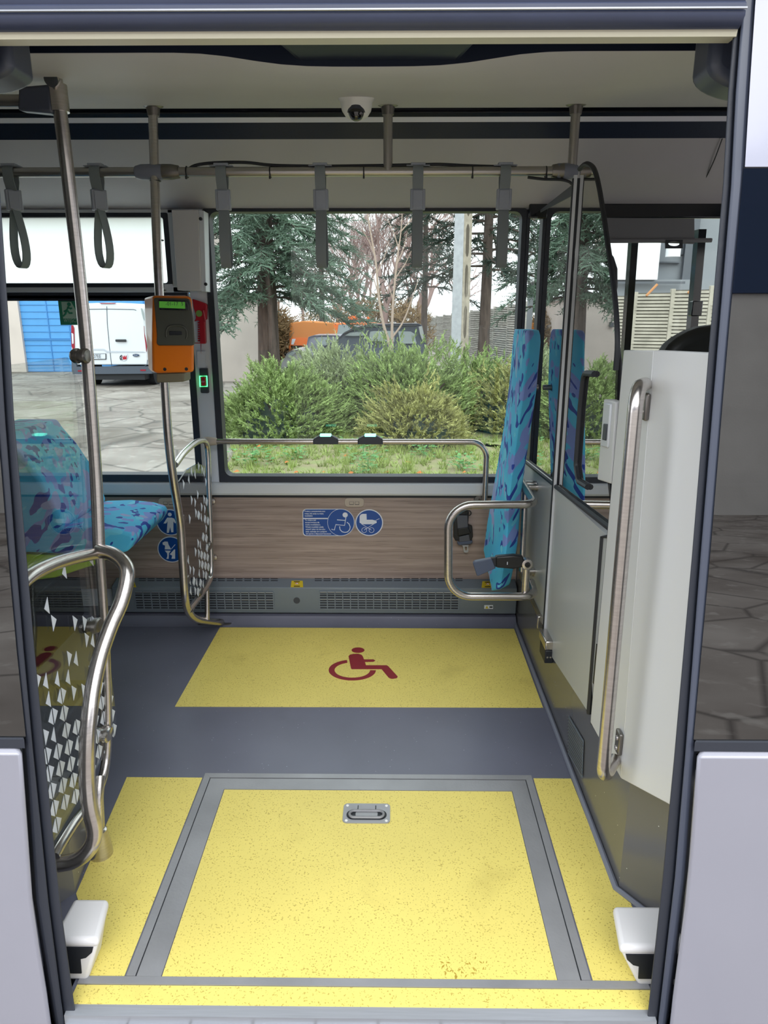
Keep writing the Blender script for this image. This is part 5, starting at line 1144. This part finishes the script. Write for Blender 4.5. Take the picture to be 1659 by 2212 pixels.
for (px,py) in ((700,1022),(757,1023),(835,1022),(1003,1022),(907,1022),(512,1020),(748,985),(640,1022),(560,965),(545,932),(1000,960),(880,1000),(620,1000)):
    c = onZ(px,py,GZ+0.06); a = random.uniform(0,6.28); L = .045
    b.add([c+V(L*math.cos(a+k*1.2566)*(1 if k%2 else .6),L*math.sin(a+k*1.2566)*(1 if k%2 else .6),0.02*random.random()) for k in range(5)]+[c+V(0,0,.03)],[(0,1,5),(1,2,5),(2,3,5),(3,4,5),(4,0,5),(4,3,2,1,0)])
tag(b.build('dry_leaves','dry_leaf',loc=(0,8,GZ),smooth=0),'scattered brown fallen leaves in the grass bed','leaves',kind='stuff')

def spray(mb, p, d, L, w, n):
    """a feathery conifer sprig: a stem of thin tapering spikes"""
    d = d.normalized(); a = d.cross(V(0,0,1)); a = a.normalized() if a.length > .01 else V(1,0,0); c = a.cross(d)
    for k in range(n):
        t = (k+0.3)/n; an = random.uniform(0,6.28); sd = (a*math.cos(an)+c*math.sin(an)); o = p + d*L*t
        e = o + (d*0.75+sd*0.75+V(0,0,0.15))*L*random.uniform(.25,.42)*(1.1-t*.5); q = d.cross(sd).normalized()*w
        mb.add([o-q,o+q,o+sd*w*1.2,e],[(0,1,3),(1,2,3),(2,0,3)])
    q = a*w*1.2; mb.add([p-q,p+q,p+c*w*1.5,p+d*L],[(0,1,3),(1,2,3),(2,0,3)])
def juniper(px, Y, rx_, ry_, h, m, label, n, seed):
    random.seed(seed); x = gy_(Y,px); t = thing('juniper_bush',label,'bush',(x,Y,GZ),'spreading junipers beyond the window')
    b = MB()
    for _ in range(n):
        th = random.uniform(0,6.283); ph = math.acos(random.uniform(0.02,1)); rr = random.uniform(.72,1.0)
        if rr < .8 and random.random() < .4: rr = random.uniform(.3,.7)
        lump = 1 + .13*math.sin(3*th+seed) + .09*math.sin(7*th+2*ph*3)
        p = V(x + rx_*rr*lump*math.sin(ph)*math.cos(th), Y + ry_*rr*lump*math.sin(ph)*math.sin(th), GZ + .03 + h*rr*lump*math.cos(ph)*(1 - .12*math.sin(5*th)))
        d = V(math.cos(th)*math.sin(ph)+random.uniform(-.5,.5), math.sin(th)*math.sin(ph)+random.uniform(-.5,.5), .35+math.cos(ph)*.5+random.uniform(-.3,.4))
        spray(b,p,d,random.uniform(.11,.21),.011,8)
    b.build('foliage',m,t,smooth=0)
    b = MB()
    for k in range(9):
        a = k*.7+seed; b.tube(sm([V(x,Y,GZ-.02),V(x+.25*rx_*math.cos(a),Y+.25*ry_*math.sin(a),GZ+.3*h),V(x+.6*rx_*math.cos(a),Y+.6*ry_*math.sin(a),GZ+.65*h)],4),[.04-.0035*j for j in range(9)],6)
    b.build('stems','bark',t); 
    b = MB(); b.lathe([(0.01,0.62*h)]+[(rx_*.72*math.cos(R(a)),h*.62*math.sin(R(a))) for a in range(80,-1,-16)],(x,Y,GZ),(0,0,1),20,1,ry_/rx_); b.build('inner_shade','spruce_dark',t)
    return t
juniper(600,10.6,0.95,0.9,0.95,'juniper','broad juniper bush at the left end of the bed',2300,1)
juniper(735,12.0,1.3,1.0,1.20,'juniper_blue','pale grey-green juniper bush in front of the orange truck',2400,2)
juniper(880,11.4,1.1,1.0,1.19,'juniper','tallest dark green juniper bush in the middle of the bed',2500,3)
juniper(1030,12.2,1.1,1.0,1.05,'juniper','juniper bush beside the concrete pole foot',2200,4)
juniper(905,10.0,0.75,0.6,0.72,'juniper_olive','low olive juniper at the front of the bed',1200,5)
juniper(1120,11.3,0.9,0.9,0.95,'juniper_olive','olive juniper bush behind the top of the blue backrest',1500,6)

def conifer(px, Y, h, r0, zc0, tr, label, seed, nb, m='spruce', dens=12, name='spruce_tree', pz=None):
    random.seed(seed); x = gy_(Y,px); t = thing(name,label,'tree',(x,Y,GZ),'conifers beyond the window')
    b = MB(); b.tube([V(x,Y,GZ-.05),V(x+.03,Y,GZ+h*.3),V(x,Y,GZ+h)],[tr,tr*.75,tr*.15],12); b.build('trunk','bark',t)
    b = MB(); bb = MB()
    for i in range(nb):
        u = i/nb; z = GZ + zc0 + (h-zc0)*u; L = r0*(1-u)**.8*random.uniform(.75,1.1)+.15; a = i*2.399+random.uniform(-.3,.3)
        dx,dy = math.cos(a),math.sin(a); P = []
        for k in range(6):
            s_ = k/5; P.append(V(x+dx*L*s_, Y+dy*L*s_, z + L*(.10*s_ - .42*s_*s_)))
        bb.tube(P,[.028*(1-.15*k) for k in range(6)],5)
        for _ in range(int(dens*L)+3):
            s_ = random.uniform(.15,1); j = min(4,int(s_*5)); p = P[j].lerp(P[j+1],s_*5-j)
            sd = random.choice((-1,1)); d = V(dx*.6-dy*sd*random.uniform(.2,1),dy*.6+dx*sd*random.uniform(.2,1),random.uniform(-.75,.12))
            spray(b,p,d,random.uniform(.28,.5),.014,8)
    bb.build('branches','bark',t); b.build('foliage',m,t,smooth=0); return t
conifer(577,15.6,8.6,2.05,2.15,0.26,'big blue-green spruce left of centre with a thick ridged trunk',21,150,dens=27)
conifer(695,27.5,10.5,2.1,2.8,0.12,'slimmer drooping spruce farther behind the big one',22,70,dens=11)
conifer(915,22,10,1.5,2.6,0.11,'dark conifer between the bare trees and the concrete pole',23,60,'spruce_dark',dens=11)
conifer(1045,15.5,9,2.1,2.7,0.14,'conifer with a bare brown trunk right of the concrete pole',24,80,'spruce_dark',dens=13)
conifer(1165,19,9,1.2,1.9,0.16,'dark conifer seen behind the driver partition glass',25,70,'spruce',dens=12)
b = MB(); x = gy_(15.0,592); 
tag(MB().tube(sm([V(x,15.0,GZ),V(x-.03,15.0,.6),V(x-.06,15.0,1.6),V(x-.12,15.0,2.8)]),[.11-.004*k for k in range(19)],10).build('tree_trunk','bark',loc=(x,15,GZ)),'thin mottled trunk right against the big spruce trunk','tree trunk')

def bare(px, Y, h, r, label, seed, m='twig', lean=0.0, depth=6, spread=.55, name='bare_tree', grp='bare winter trees', first=.28, forks=3):
    random.seed(seed); x = gy_(Y,px); b = MB()
    def grow(p, d, L, rad, lv):
        q = p + d*L; mid = p.lerp(q,.5)+V(random.uniform(-.05,.05),random.uniform(-.05,.05),0)*L
        b.tube([p,mid,q],[rad,rad*.85,rad*.68],7 if lv < 2 else (4 if lv<4 else 3))
        if lv >= depth: return
        for _ in range(forks if lv < 3 else 3 if random.random()<.5 else 2):
            nd = (d + V(random.uniform(-1,1),random.uniform(-1,1),random.uniform(-.25,.7))*spread*1.15).normalized()
            grow(p.lerp(q,random.uniform(.55,1)), nd, L*random.uniform(.66,.86), max(rad*.58,.006), lv+1)
    grow(V(x,Y,GZ-.05),V(lean,0,1).normalized(),h*first,r,0)
    return tag(b.build(name,m,loc=(x,Y,GZ)),label,'tree',grp)
bare(765,32,8.5,.14,'leafless tree rising behind the orange truck',31,depth=7,spread=.62)
bare(835,30,9,.17,'leafless tree behind the dark car',32,depth=6,spread=.60)
bare(905,38,9,.2,'leafless tree left of the concrete pole, far back',33,depth=6,spread=.62)
bare(730,45,9,.16,'far leafless tree with a dark forked trunk',34,depth=6,spread=.66)
bare(985,50,8,.14,'leafless tree behind the concrete pole',35,depth=5,spread=.6)
bare(655,55,8,.14,'leafless tree far behind the slimmer spruce',36,depth=5,spread=.6)
random.seed(41)
def sapling():
    t = None; Y = 13.0; b = MB()
    P = lambda px,py: onY(px,py,Y)
    b.tube(sm([P(846,760),P(840,738),P(828,700),P(818,640),P(812,570),P(800,500),P(790,440)]),[.035-.0007*k for k in range(37)],7)
    b.tube(sm([P(846,755),P(847,700),P(850,640),P(858,560),P(866,500),P(870,440)]),[.03-.0008*k for k in range(31)],7)
    b.tube(sm([P(848,728),P(868,700),P(885,660),P(905,600)]),[.02-.0008*k for k in range(19)],6)
    for (a,c) in (((818,640),(790,560)),((815,590),(840,520)),((812,560),(780,490)),((855,600),(890,540)),((862,540),(835,470)),((850,650),(828,600)),((866,500),(905,450)),((858,570),(880,500))):
        b.tube([P(*a),P((a[0]+c[0])/2+3,(a[1]+c[1])/2),P(*c)],[.012,.009,.004],5)
    return tag(b.build('sapling','twig_pale',loc=P(846,760)),'pale bare sapling growing out of the tallest juniper','tree')
sapling()
bare(870,35,8,.12,'leafless tree far behind the sapling',61,depth=7,spread=.6)
bare(800,42,8.5,.13,'leafless tree in the far centre of the window',62,depth=7,spread=.62)
# brush on the horizon
def brush(px, Y, w, h, m, label, seed, n=900):
    random.seed(seed); x = gy_(Y,px); b = MB()
    for _ in range(n):
        a = random.uniform(0,6.28); r_ = random.random()**.5; z = random.uniform(.0,1)**.7; p = V(x+w*r_*math.cos(a)*(1-.3*z),Y+.9*math.sin(a)*r_,GZ+h*z*(1-.25*r_)); d = V(random.uniform(-1,1),random.uniform(-1,1),random.uniform(.0,1)); spray(b,p,d,random.uniform(.25,.45),.016,5)
    b.tube([V(x,Y,GZ),V(x,Y,GZ+h*.6)],.05,6)
    return tag(b.build('dry_bush',m,loc=(x,Y,GZ),smooth=0),label,'bush','brown bushes behind the parked vehicles')
brush(606,23.5,0.7,2.0,'dry_hedge','dry brown bush between the spruce trunk and the orange truck',51,900)
brush(830,31,1.7,2.9,'dry_hedge','tan dry bush above the dark car roof',52,1000)
brush(885,30,1.2,2.3,'dry_hedge','low dry bush at the end of the concrete fence',53,700)
brush(740,40,3.2,2.4,'dry_hedge','long far brown thicket behind the orange truck',54,1200)

# concrete pole
Yp = 13.4
cpole = thing('utility_pole','pale concrete utility pole with oval slots right of centre in the window','pole',(gy_(Yp,994),Yp,GZ))
L_ = [(px,py) for px,py in ((987,450),(1007,450),(1024,450))]
b = MB(); zt_ = 4.4; bl0 = onY(974,835,Yp); 
def pc_(px,py): return onY(px,py,Yp)
mid_top, mid_bot = pc_(1003,450), pc_(993,835)
lt_, lb_ = pc_(984,450), pc_(972,835); rt_, rb2 = pc_(1022,450), pc_(1009,835)
def ext(a, c, z): t = (z-a.z)/(c.z-a.z); return a + (c-a)*t
def edge(a, c, dy): return [ext(a,c,GZ-.05)+V(0,dy,0), ext(a,c,zt_)+V(0,dy,0)]
e1, e2, e3, e4 = edge(lt_,lb_,.16), edge(mid_top,mid_bot,0), edge(rt_,rb2,.12), edge(mid_top,mid_bot,.30)
b.hexa([e1[0],e2[0],e3[0],e4[0],e1[1],e2[1],e3[1],e4[1]]); b.build('shaft',['concrete_pale'],cpole,bevel=.012)
b = MB(); b.hexa([e2[0]+V(.004,-.006,0),e3[0]+V(.006,-.004,0),e3[0]+V(0,.01,0),e2[0]+V(0,.02,0),e2[1]+V(.004,-.006,0),e3[1]+V(.006,-.004,0),e3[1]+V(0,.01,0),e2[1]+V(0,.02,0)]); b.build('side_face','concrete',cpole)
b = MB()
for k in range(-1,8):
    ya, yb_ = 486+k*88, 553+k*88
    ca = [(.32,0),(.5,-10),(.68,0)]; a_ = []
    for (f,py) in ((.30,ya+8),(.38,ya+1),(.5,ya-3),(.62,ya+1),(.70,ya+8),(.70,yb_-8),(.62,yb_-1),(.5,yb_+3),(.38,yb_-1),(.30,yb_-8)):
        z = onY(1010,py,Yp+.06).z; m_ = ext(mid_top,mid_bot,z); r2 = ext(rt_,rb2,z)+V(0,.12,0); p = m_.lerp(r2,f); a_.append(p+V(.002,-.012,0))
    b.prism(a_,(0.0,.004,0))
b.build('slots','concrete_slot',cpole,smooth=0)

# fences
def fence(pA, pB, nb, zt0, zt1, m, name, label, rows=5, jag=False):
    t = thing(name,label,'fence',(pA[0],pA[1],GZ)); A = V(*pA,0); B = V(*pB,0)
    for i in range(nb+1):
        p = A.lerp(B,i/nb); z = zt0+(zt1-zt0)*i/nb; b = MB(); b.box((p.x-.06,p.y-.06,GZ-.1),(p.x+.06,p.y+.06,z+.03)); b.build('post',m,t,bevel=.01)
        if i < nb:
            q = A.lerp(B,(i+1)/nb); zz = z + (zt1-zt0)/nb*.5*0; b = MB(); d = (q-p).normalized(); nn = V(d.y,-d.x,0)
            H = (zz-GZ)/rows
            for r_ in range(rows):
                z0 = GZ + H*r_; k = 5
                for s_ in range(k):
                    za = z0+H*s_/k; zb2 = z0+H*(s_+.72)/k; o = .05 if s_ else .065
                    b.hexa([p+nn*o+V(0,0,za),q+nn*o+V(0,0,za),q-nn*.02+V(0,0,za),p-nn*.02+V(0,0,za),p+nn*(o*.75)+V(0,0,zb2),q+nn*(o*.75)+V(0,0,zb2),q-nn*.02+V(0,0,zb2),p-nn*.02+V(0,0,zb2)])
                b.mi = 1; b.hexa([p+V(0,0,z0),q+V(0,0,z0),q-nn*.03+V(0,0,z0),p-nn*.03+V(0,0,z0),p+V(0,0,z0+H),q+V(0,0,z0+H),q-nn*.03+V(0,0,z0+H),p-nn*.03+V(0,0,z0+H)]); b.mi = 0  # darker backing colour paints in the shade between the ribs
            b.build('panel',[m,'fence_gap_shade'],t,smooth=0)
    return t
fa = onY(1135,655,26); fb_ = onY(915,690,44)
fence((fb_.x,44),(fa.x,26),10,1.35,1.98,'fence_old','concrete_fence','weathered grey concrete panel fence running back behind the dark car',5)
fc = onY(1221,646,22.5); fd = onY(1626,612,20.5)
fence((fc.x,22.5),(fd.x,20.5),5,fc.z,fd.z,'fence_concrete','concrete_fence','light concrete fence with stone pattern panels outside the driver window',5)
for (a,c) in (((1396,633),(1420,614)),((1486,627),(1511,612))):
    b = MB(); b.tube([onY(a[0],a[1]+6,20.9),onY(*c,20.9)],.035,6)
    tag(b.build('wooden_slat','raw_wood',loc=onY(*a,20.9)), 'bare wooden slat leaning over the light fence, %s' % ('left one' if a[0]<1450 else 'right one'),'slat','wooden slats above the fence')
# hall behind the fence
hl = thing('industrial_hall','white and grey industrial building behind the light fence','building',(onY(1430,600,30).x,31,GZ))
def hb(x0,x1,y0,y1,Y,m,name,th=4.0,bev=0):
    a = onY(x0,y0,Y); c = onY(x1,y1,Y); b = MB(); b.box((a.x,Y,min(a.z,c.z)),(c.x,Y+th,max(a.z,c.z))); return b.build(name,m,hl,smooth=0)
hb(1180,1420,380,604,30,'hall_white','white_wing'); hb(1180,1660,604,760,30.3,'hall_grey','lower_wall'); hb(1420,1800,360,720,31,'hall_grey','grey_wing')
hb(1465,1498,440,550,30.9,'hall_dark','window_bay',.1); hb(1420,1470,565,568,30.8,'hall_dark','ledge',.2); hb(1491,1495,440,640,30.7,'hall_dark','downpipe',.1)
hb(1424,1470,568,566,30.75,'hall_dark','cornice',.2); hb(1335,1480,608,613,29.9,'hall_dark','pipe_run',.1)
p = onY(1453,555,29.8); b = MB(); b.lathe([(.28,0),(.28,1.6)],(p.x,29.8,p.z),(0,0,1),20); b.build('vent_drum','hall_white',hl)
# garage building, left
Yg = 23.3
gb = thing('garage_building','plastered garage building with a wide blue metal door','building',(onY(150,700,Yg).x,Yg,GZ))
a = onY(-330,650,Yg); c = onY(414,650,Yg); d0 = onY(37,650,Yg); 
b = MB(); b.box((a.x,Yg,GZ-.1),(d0.x,Yg+5,4.5)); b.box((d0.x,Yg,3.6),(c.x,Yg+5,4.5)); b.build('wall','plaster',gb,smooth=0)
b = MB(); b.box((d0.x,Yg+.12,GZ-.05),(c.x,Yg+.2,3.6)); gd_ = b.build('garage_door','blue_door',gb,smooth=0)
b = MB(); z = GZ
while z < 3.6: b.box((d0.x,Yg+.10,z),(c.x,Yg+.125,z+.018)); z += .21
for px in (100,145,310): x = onY(px,700,Yg).x; b.box((x,Yg+.095,GZ),(x+.03,Yg+.125,3.6))
b.box((d0.x,Yg+.09,.75),(c.x,Yg+.125,.79)); b.build('door_seams','blue_seam',gd_,smooth=0)
# shed
Ys = 20.0
sa = onY(425,640,Ys); sc_ = onY(556,647,Ys); sd = thing('shed','low pale plastered shed with sloping roof edge behind the juniper','shed',(sa.x,Ys,GZ))
b = MB(); b.prism([V(sa.x,Ys,GZ-.1),V(sc_.x,Ys,GZ-.1),V(sc_.x,Ys,sc_.z),V(sa.x,Ys,onY(425,634,Ys).z)],(0,4,0)); b.build('wall','plaster',sd,smooth=0)
b = MB(); b.prism([V(sa.x-.1,Ys-.12,onY(425,634,Ys).z),V(sc_.x+.08,Ys-.12,sc_.z),V(sc_.x+.08,Ys-.12,sc_.z+.06),V(sa.x-.1,Ys-.12,onY(425,634,Ys).z+.06)],(0,4.3,0)); b.build('roof','fence_old',sd,smooth=0)
b = MB(); b.tube([onY(472,660,Ys-.05),onY(474,700,Ys-.05)],.012,5); q = onY(474,698,Ys-.06); b.box((q.x-.05,q.y-.05,q.z-.1),(q.x+.05,q.y+.05,q.z+.02)); b.build('meter_box','hall_dark',sd)
# ------------------------------------------------------------------ vehicles
def loft(secs, name, m, par, bevel=0, smooth=60):
    """secs: list of closed point lists with equal counts"""
    b = MB(); n = len(secs[0]); vs = [p for s_ in secs for p in s_]
    fs = [(i*n+k,i*n+(k+1)%n,(i+1)*n+(k+1)%n,(i+1)*n+k) for i in range(len(secs)-1) for k in range(n)]
    fs += [tuple(range(n-1,-1,-1)),tuple((len(secs)-1)*n+k for k in range(n))]
    b.add(vs,fs); return b.build(name,m,par,bevel=bevel,smooth=smooth)
Yv = 18.4
van = thing('delivery_van','white panel van parked in front of the blue garage door, seen from behind','van',(onY(240,800,Yv).x,Yv,GZ))
zv = lambda x,y: (140+x/8.73, 640+y/8.73)
outl = [zv(110,1290),zv(105,900),zv(104,600),zv(125,420),zv(175,240),zv(250,160),zv(420,130),zv(800,118),zv(1180,130),zv(1400,160),zv(1480,210),zv(1520,480),zv(1560,900),zv(1590,1290)]
c0 = onY(240,760,Yv)
def sec(Y, sx, sz, dz=0): return [V(c0.x+(onY(*p,Yv).x-c0.x)*sx, Y, GZ+(onY(*p,Yv).z-GZ)*sz+dz) for p in outl]
loft([sec(Yv,.97,.985),sec(Yv+.08,1,1),sec(Yv+2.9,1,1.0),sec(Yv+3.5,.94,.90),sec(Yv+3.9,.92,.62),sec(Yv+4.4,.88,.52)],'body','van_white',van,.03)
def vp(pts, m, name, par, th=.02, y=Yv-.01): 
    b = MB(); b.prism([onY(*zv(*p),y) for p in pts],(0,th,0)); return b.build(name,m,par,smooth=0)
bmp = vp([(125,1230),(190,1225),(225,1330),(560,1335),(1540,1325),(1590,1330),(1640,1400),(1640,1460),(150,1470),(130,1400)],'van_trim','bumper',van,.25,Yv-.08)
vp([(245,1395),(345,1395),(345,1420),(245,1420)],'tail_red','reflector',bmp,.01,Yv-.09); vp([(1425,1380),(1525,1380),(1525,1408),(1425,1408)],'tail_red','reflector',bmp,.01,Yv-.09)
t1 = vp([(118,548),(150,545),(172,600),(185,1035),(160,1030),(125,940)],'tail_red','tail_light',van,.04,Yv-.03); vp([(125,690),(160,710),(165,890),(140,900)],'white_sticker','lamp_lens',t1,.01,Yv-.04)
vp([(1490,560),(1500,700),(1530,850),(1545,950),(1535,1050),(1520,900),(1500,760)],'tail_red','tail_light',van,.04,Yv-.03)
vp([(640,125),(970,125),(940,140),(680,140)],'tail_red','high_brake_light',van,.04,Yv-.03)
vp([(1430,222),(1455,228),(1490,320),(1500,460),(1480,430),(1450,320)],'car_glass','side_window',van,.02,Yv-.02)
b = MB()
for l in ([(790,190),(800,500),(840,950),(885,1325)],[(450,245),(800,240),(1300,250),(1345,265)],[(190,1010),(195,1210),(240,1335)],[(240,1337),(885,1325),(1500,1320),(1550,1290),(1560,1200)]): b.tube([onY(*zv(*p),Yv-.006) for p in l],.008,5)
b.build('door_gap','van_trim',van)
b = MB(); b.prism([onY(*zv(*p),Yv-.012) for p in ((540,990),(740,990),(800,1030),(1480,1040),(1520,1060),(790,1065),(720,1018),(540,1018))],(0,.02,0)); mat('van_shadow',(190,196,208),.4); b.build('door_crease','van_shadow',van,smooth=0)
b = MB(); b.tube([onY(*zv(960,835),Yv-.05),onY(*zv(1155,835),Yv-.05)],.03,8); b.build('door_handle','black',van)
np2 = vp([(250,1085),(775,1080),(778,1190),(250,1195)],'black','number_plate_frame',van,.02,Yv-.03); vp([(258,1092),(765,1088),(766,1180),(258,1185)],'white_sticker','number_plate',np2,.01,Yv-.035)
text(np2,'707EE',0.13,onY(*zv(500,1165),Yv-.04),(1,0,0),(0,0,1),'black','plate_text',xscale=.78)
b = MB(); c = onY(*zv(1345,1112),Yv-.02); b.disc(c,.092,.038,th=.012,seg=28); e1_ = b.build('badge_rim','alu',van,smooth=0); b = MB(); b.disc(c+V(0,-.013,0),.080,.029,th=.004,seg=28); b.build('badge_field','blue_band',e1_,smooth=0)
text(e1_,'Ford',.045,c+V(-.048,-.019,-.012),(1,0,0),(0,0,1),'white_sticker','badge_text')
cr = vp([(1030,1085),(1180,1085),(1185,1150),(1160,1205),(1110,1220),(1040,1205)],'white_sticker','crest',van,.006,Yv-.018)
vp([(1085,1120),(1100,1120),(1103,1145),(1118,1140),(1120,1120),(1135,1120),(1138,1145),(1150,1140),(1152,1118),(1168,1118),(1165,1190),(1095,1195)],'red_plastic','crest_castle',cr,.003,Yv-.022)
b = MB(); b.tube([onY(*zv(*p),Yv-.024) for p in ((1075,1110),(1045,1130),(1040,1165),(1052,1200))],.010,6); b.tube([onY(*zv(*p),Yv-.024) for p in ((1060,1130),(1075,1160),(1058,1180),(1085,1200))],.012,6); b.build('crest_figure','black',cr)
for dx in (-.80,.80):
    for dy in (.75,3.4): MB().lathe([(.33,-.1),(.34,.1)],(c0.x+dx,Yv+dy,GZ+.33),(1,0,0),24).build('wheel','tyre',van)
b = MB(); b.box((c0.x-.75,Yv+.02,GZ+.18),(c0.x+.80,Yv+4.2,GZ+.40)); b.build('underbody','black',van)

def car(name, label, cat, Y, pts_body, pts_glass, m, depth, z_scale=1.0):
    """side view outline at distance Y, with rounded sides"""
    t = thing(name,label,cat,(onY(*pts_body[0],Y).x,Y,GZ)); P = [onY(*p,Y) for p in pts_body]; zc = max(p.z for p in P); cx = sum(p.x for p in P)/len(P)
    def s_(y, f, g=0): return [V(cx+(p.x-cx)*f, y, GZ+.25+(p.z-GZ-.25)*(f if p.z > GZ+.9 else 1)) for p in P]
    loft([s_(Y+.10,.965),s_(Y,1.0),s_(Y+.04,1.0),s_(Y+depth-.1,1.0),s_(Y+depth,.965)],'body',m,t,.02)
    for gpts in pts_glass:
        b = MB(); b.prism([onY(*p,Y-.005) for p in gpts],(0,.02,0)); b.build('side_glass','car_glass',t,smooth=0)
    return t
z8 = lambda x,y: (600+x/4.879, 650+y/4.879)
def wheels(t, xs, Y, r_=.31):
    for x in xs:
        for dy in (.1,1.5): MB().lathe([(r_,-.1),(r_,.1)],(x,Y+dy,GZ+r_),(0,1,0),20).build('wheel','tyre',t)
Yc = 18.0
t = car('estate_car','dark blue-grey high-roofed car behind the tallest juniper','car',Yc,[z8(*p) for p in [(340,640),(380,560),(470,480),(600,430),(700,330),(780,290),(900,262),(1000,248),(1300,240),(1480,238),(1520,255),(1555,400),(1570,560),(1560,720),(900,760),(400,760)]],
  [[z8(*p) for p in ((710,365),(760,335),(860,325),(910,335),(910,365),(800,370))],[z8(*p) for p in ((965,360),(975,325),(1010,318),(1140,315),(1230,318),(1230,430),(970,420))],[z8(*p) for p in ((1270,320),(1400,322),(1440,345),(1465,450),(1290,450))]],'car_grey',1.75)
b = MB(); b.tube([onY(*z8(*p),Yc-.01) for p in ((700,345),(790,305),(950,275),(1200,268),(1465,262))],.02,6); b.build('roof_trim','black',t)
b = MB(); b.prism([onY(*z8(*p),Yc-.02) for p in ((1485,270),(1520,265),(1550,400),(1520,410),(1500,350))],(0,.05,0)); b.build('tail_lamp','car_silver',t,smooth=0); wheels(t,[onY(*z8(600,700),Yc).x,onY(*z8(1400,700),Yc).x],Yc)
t = car('white_car','white car with its roof showing left of the dark estate car','car',20.5,[z8(*p) for p in [(300,640),(300,480),(320,380),(380,362),(520,360),(640,362),(760,420),(800,640)]],[[z8(*p) for p in ((400,420),(430,385),(530,382),(550,410),(545,460),(400,470))]],'white_paint',1.6); wheels(t,[onY(*z8(420,700),20.5).x],20.5)
t = car('silver_car','silver car with its bonnet just showing left of the junipers','car',17.2,[z8(*p) for p in [(20,760),(30,620),(75,600),(90,555),(150,520),(220,510),(260,540),(300,600),(330,760)]],[[z8(*p) for p in ((100,570),(150,535),(200,530),(150,580),(110,590))]],'car_silver',1.6); wheels(t,[onY(*z8(150,700),17.2).x],17.2)
Yt = 23.0
tk = thing('service_truck','orange service truck with canvas body and amber beacon bar','truck',(onY(*z8(600,400),Yt).x,Yt,GZ))
def tb(pts, m, name, par=None, y=Yt, th=1.9, bev=0.0):
    b = MB(); b.prism([onY(*z8(*p),y) for p in pts],(0,th,0)); return b.build(name,m,par or tk,bevel=bev)
tb([(118,235),(270,212),(590,235),(600,300),(600,520),(130,520),(120,400)],'canvas_orange','canvas_body',bev=.03)
tb([(120,390),(600,390),(600,470),(130,470)],'truck_orange','side_board',y=Yt-.03,th=1.96); tb([(118,470),(260,470),(240,560),(118,600)],'truck_orange','rear_frame')
tb([(590,240),(640,232),(900,228),(1000,232),(1085,245),(1150,330),(1200,520),(580,520)],'truck_orange','cab',bev=.04)
tb([(625,350),(640,250),(772,250),(770,340),(700,350)],'car_glass','side_glass',y=Yt-.02,th=.03); tb([(800,280),(805,255),(880,255),(930,275),(930,300),(800,300)],'car_glass','side_glass',y=Yt-.02,th=.03)
bc = tb([(735,195),(740,170),(765,155),(950,160),(975,180),(982,200)],'truck_orange','beacon_bar',y=Yt+.6,th=.3,bev=.02); tb([(835,158),(930,162),(945,192),(842,190)],'white_sticker','beacon_panel',bc,y=Yt+.57,th=.05)
b = MB(); b.tube([onY(*z8(680,215),Yt+.6),onY(*z8(985,208),Yt+.6)],.03,6); b.tube([onY(*z8(700,240),Yt+.6),onY(*z8(700,205),Yt+.6)],.03,6); b.tube([onY(*z8(850,225),Yt+.6),onY(*z8(850,200),Yt+.6)],.03,6); b.build('roof_bar','black',tk)
for xx in (180,1000):
    for dy in (.15,1.75): MB().lathe([(.38,-.12),(.38,.12)],(onY(*z8(xx,500),Yt).x,Yt+dy,GZ+.38),(0,1,0),20).build('wheel','tyre',tk)
b = MB(); b.prism([onY(*z8(*p),Yt-.035) for p in ((150,400),(190,400),(165,460),(140,460))],(0,.01,0)); b.build('warning_stripe','white_sticker',tk,smooth=0)

# the yard building behind the photographer, seen mirrored in the dark side glass
yb = thing('yard_wall','plastered yard building with a dark blue upper band, mirrored in the dark side glass','building',(2,-15,GZ))
b = MB(); b.box((-30,-15.5,GZ-.1),(34,-15,5.2)); b.build('lower_wall','plaster_grey',yb,smooth=0)
b = MB(); b.box((-30,-15.6,5.2),(34,-14.9,8.6)); b.build('blue_band','blue_band',yb,smooth=0)
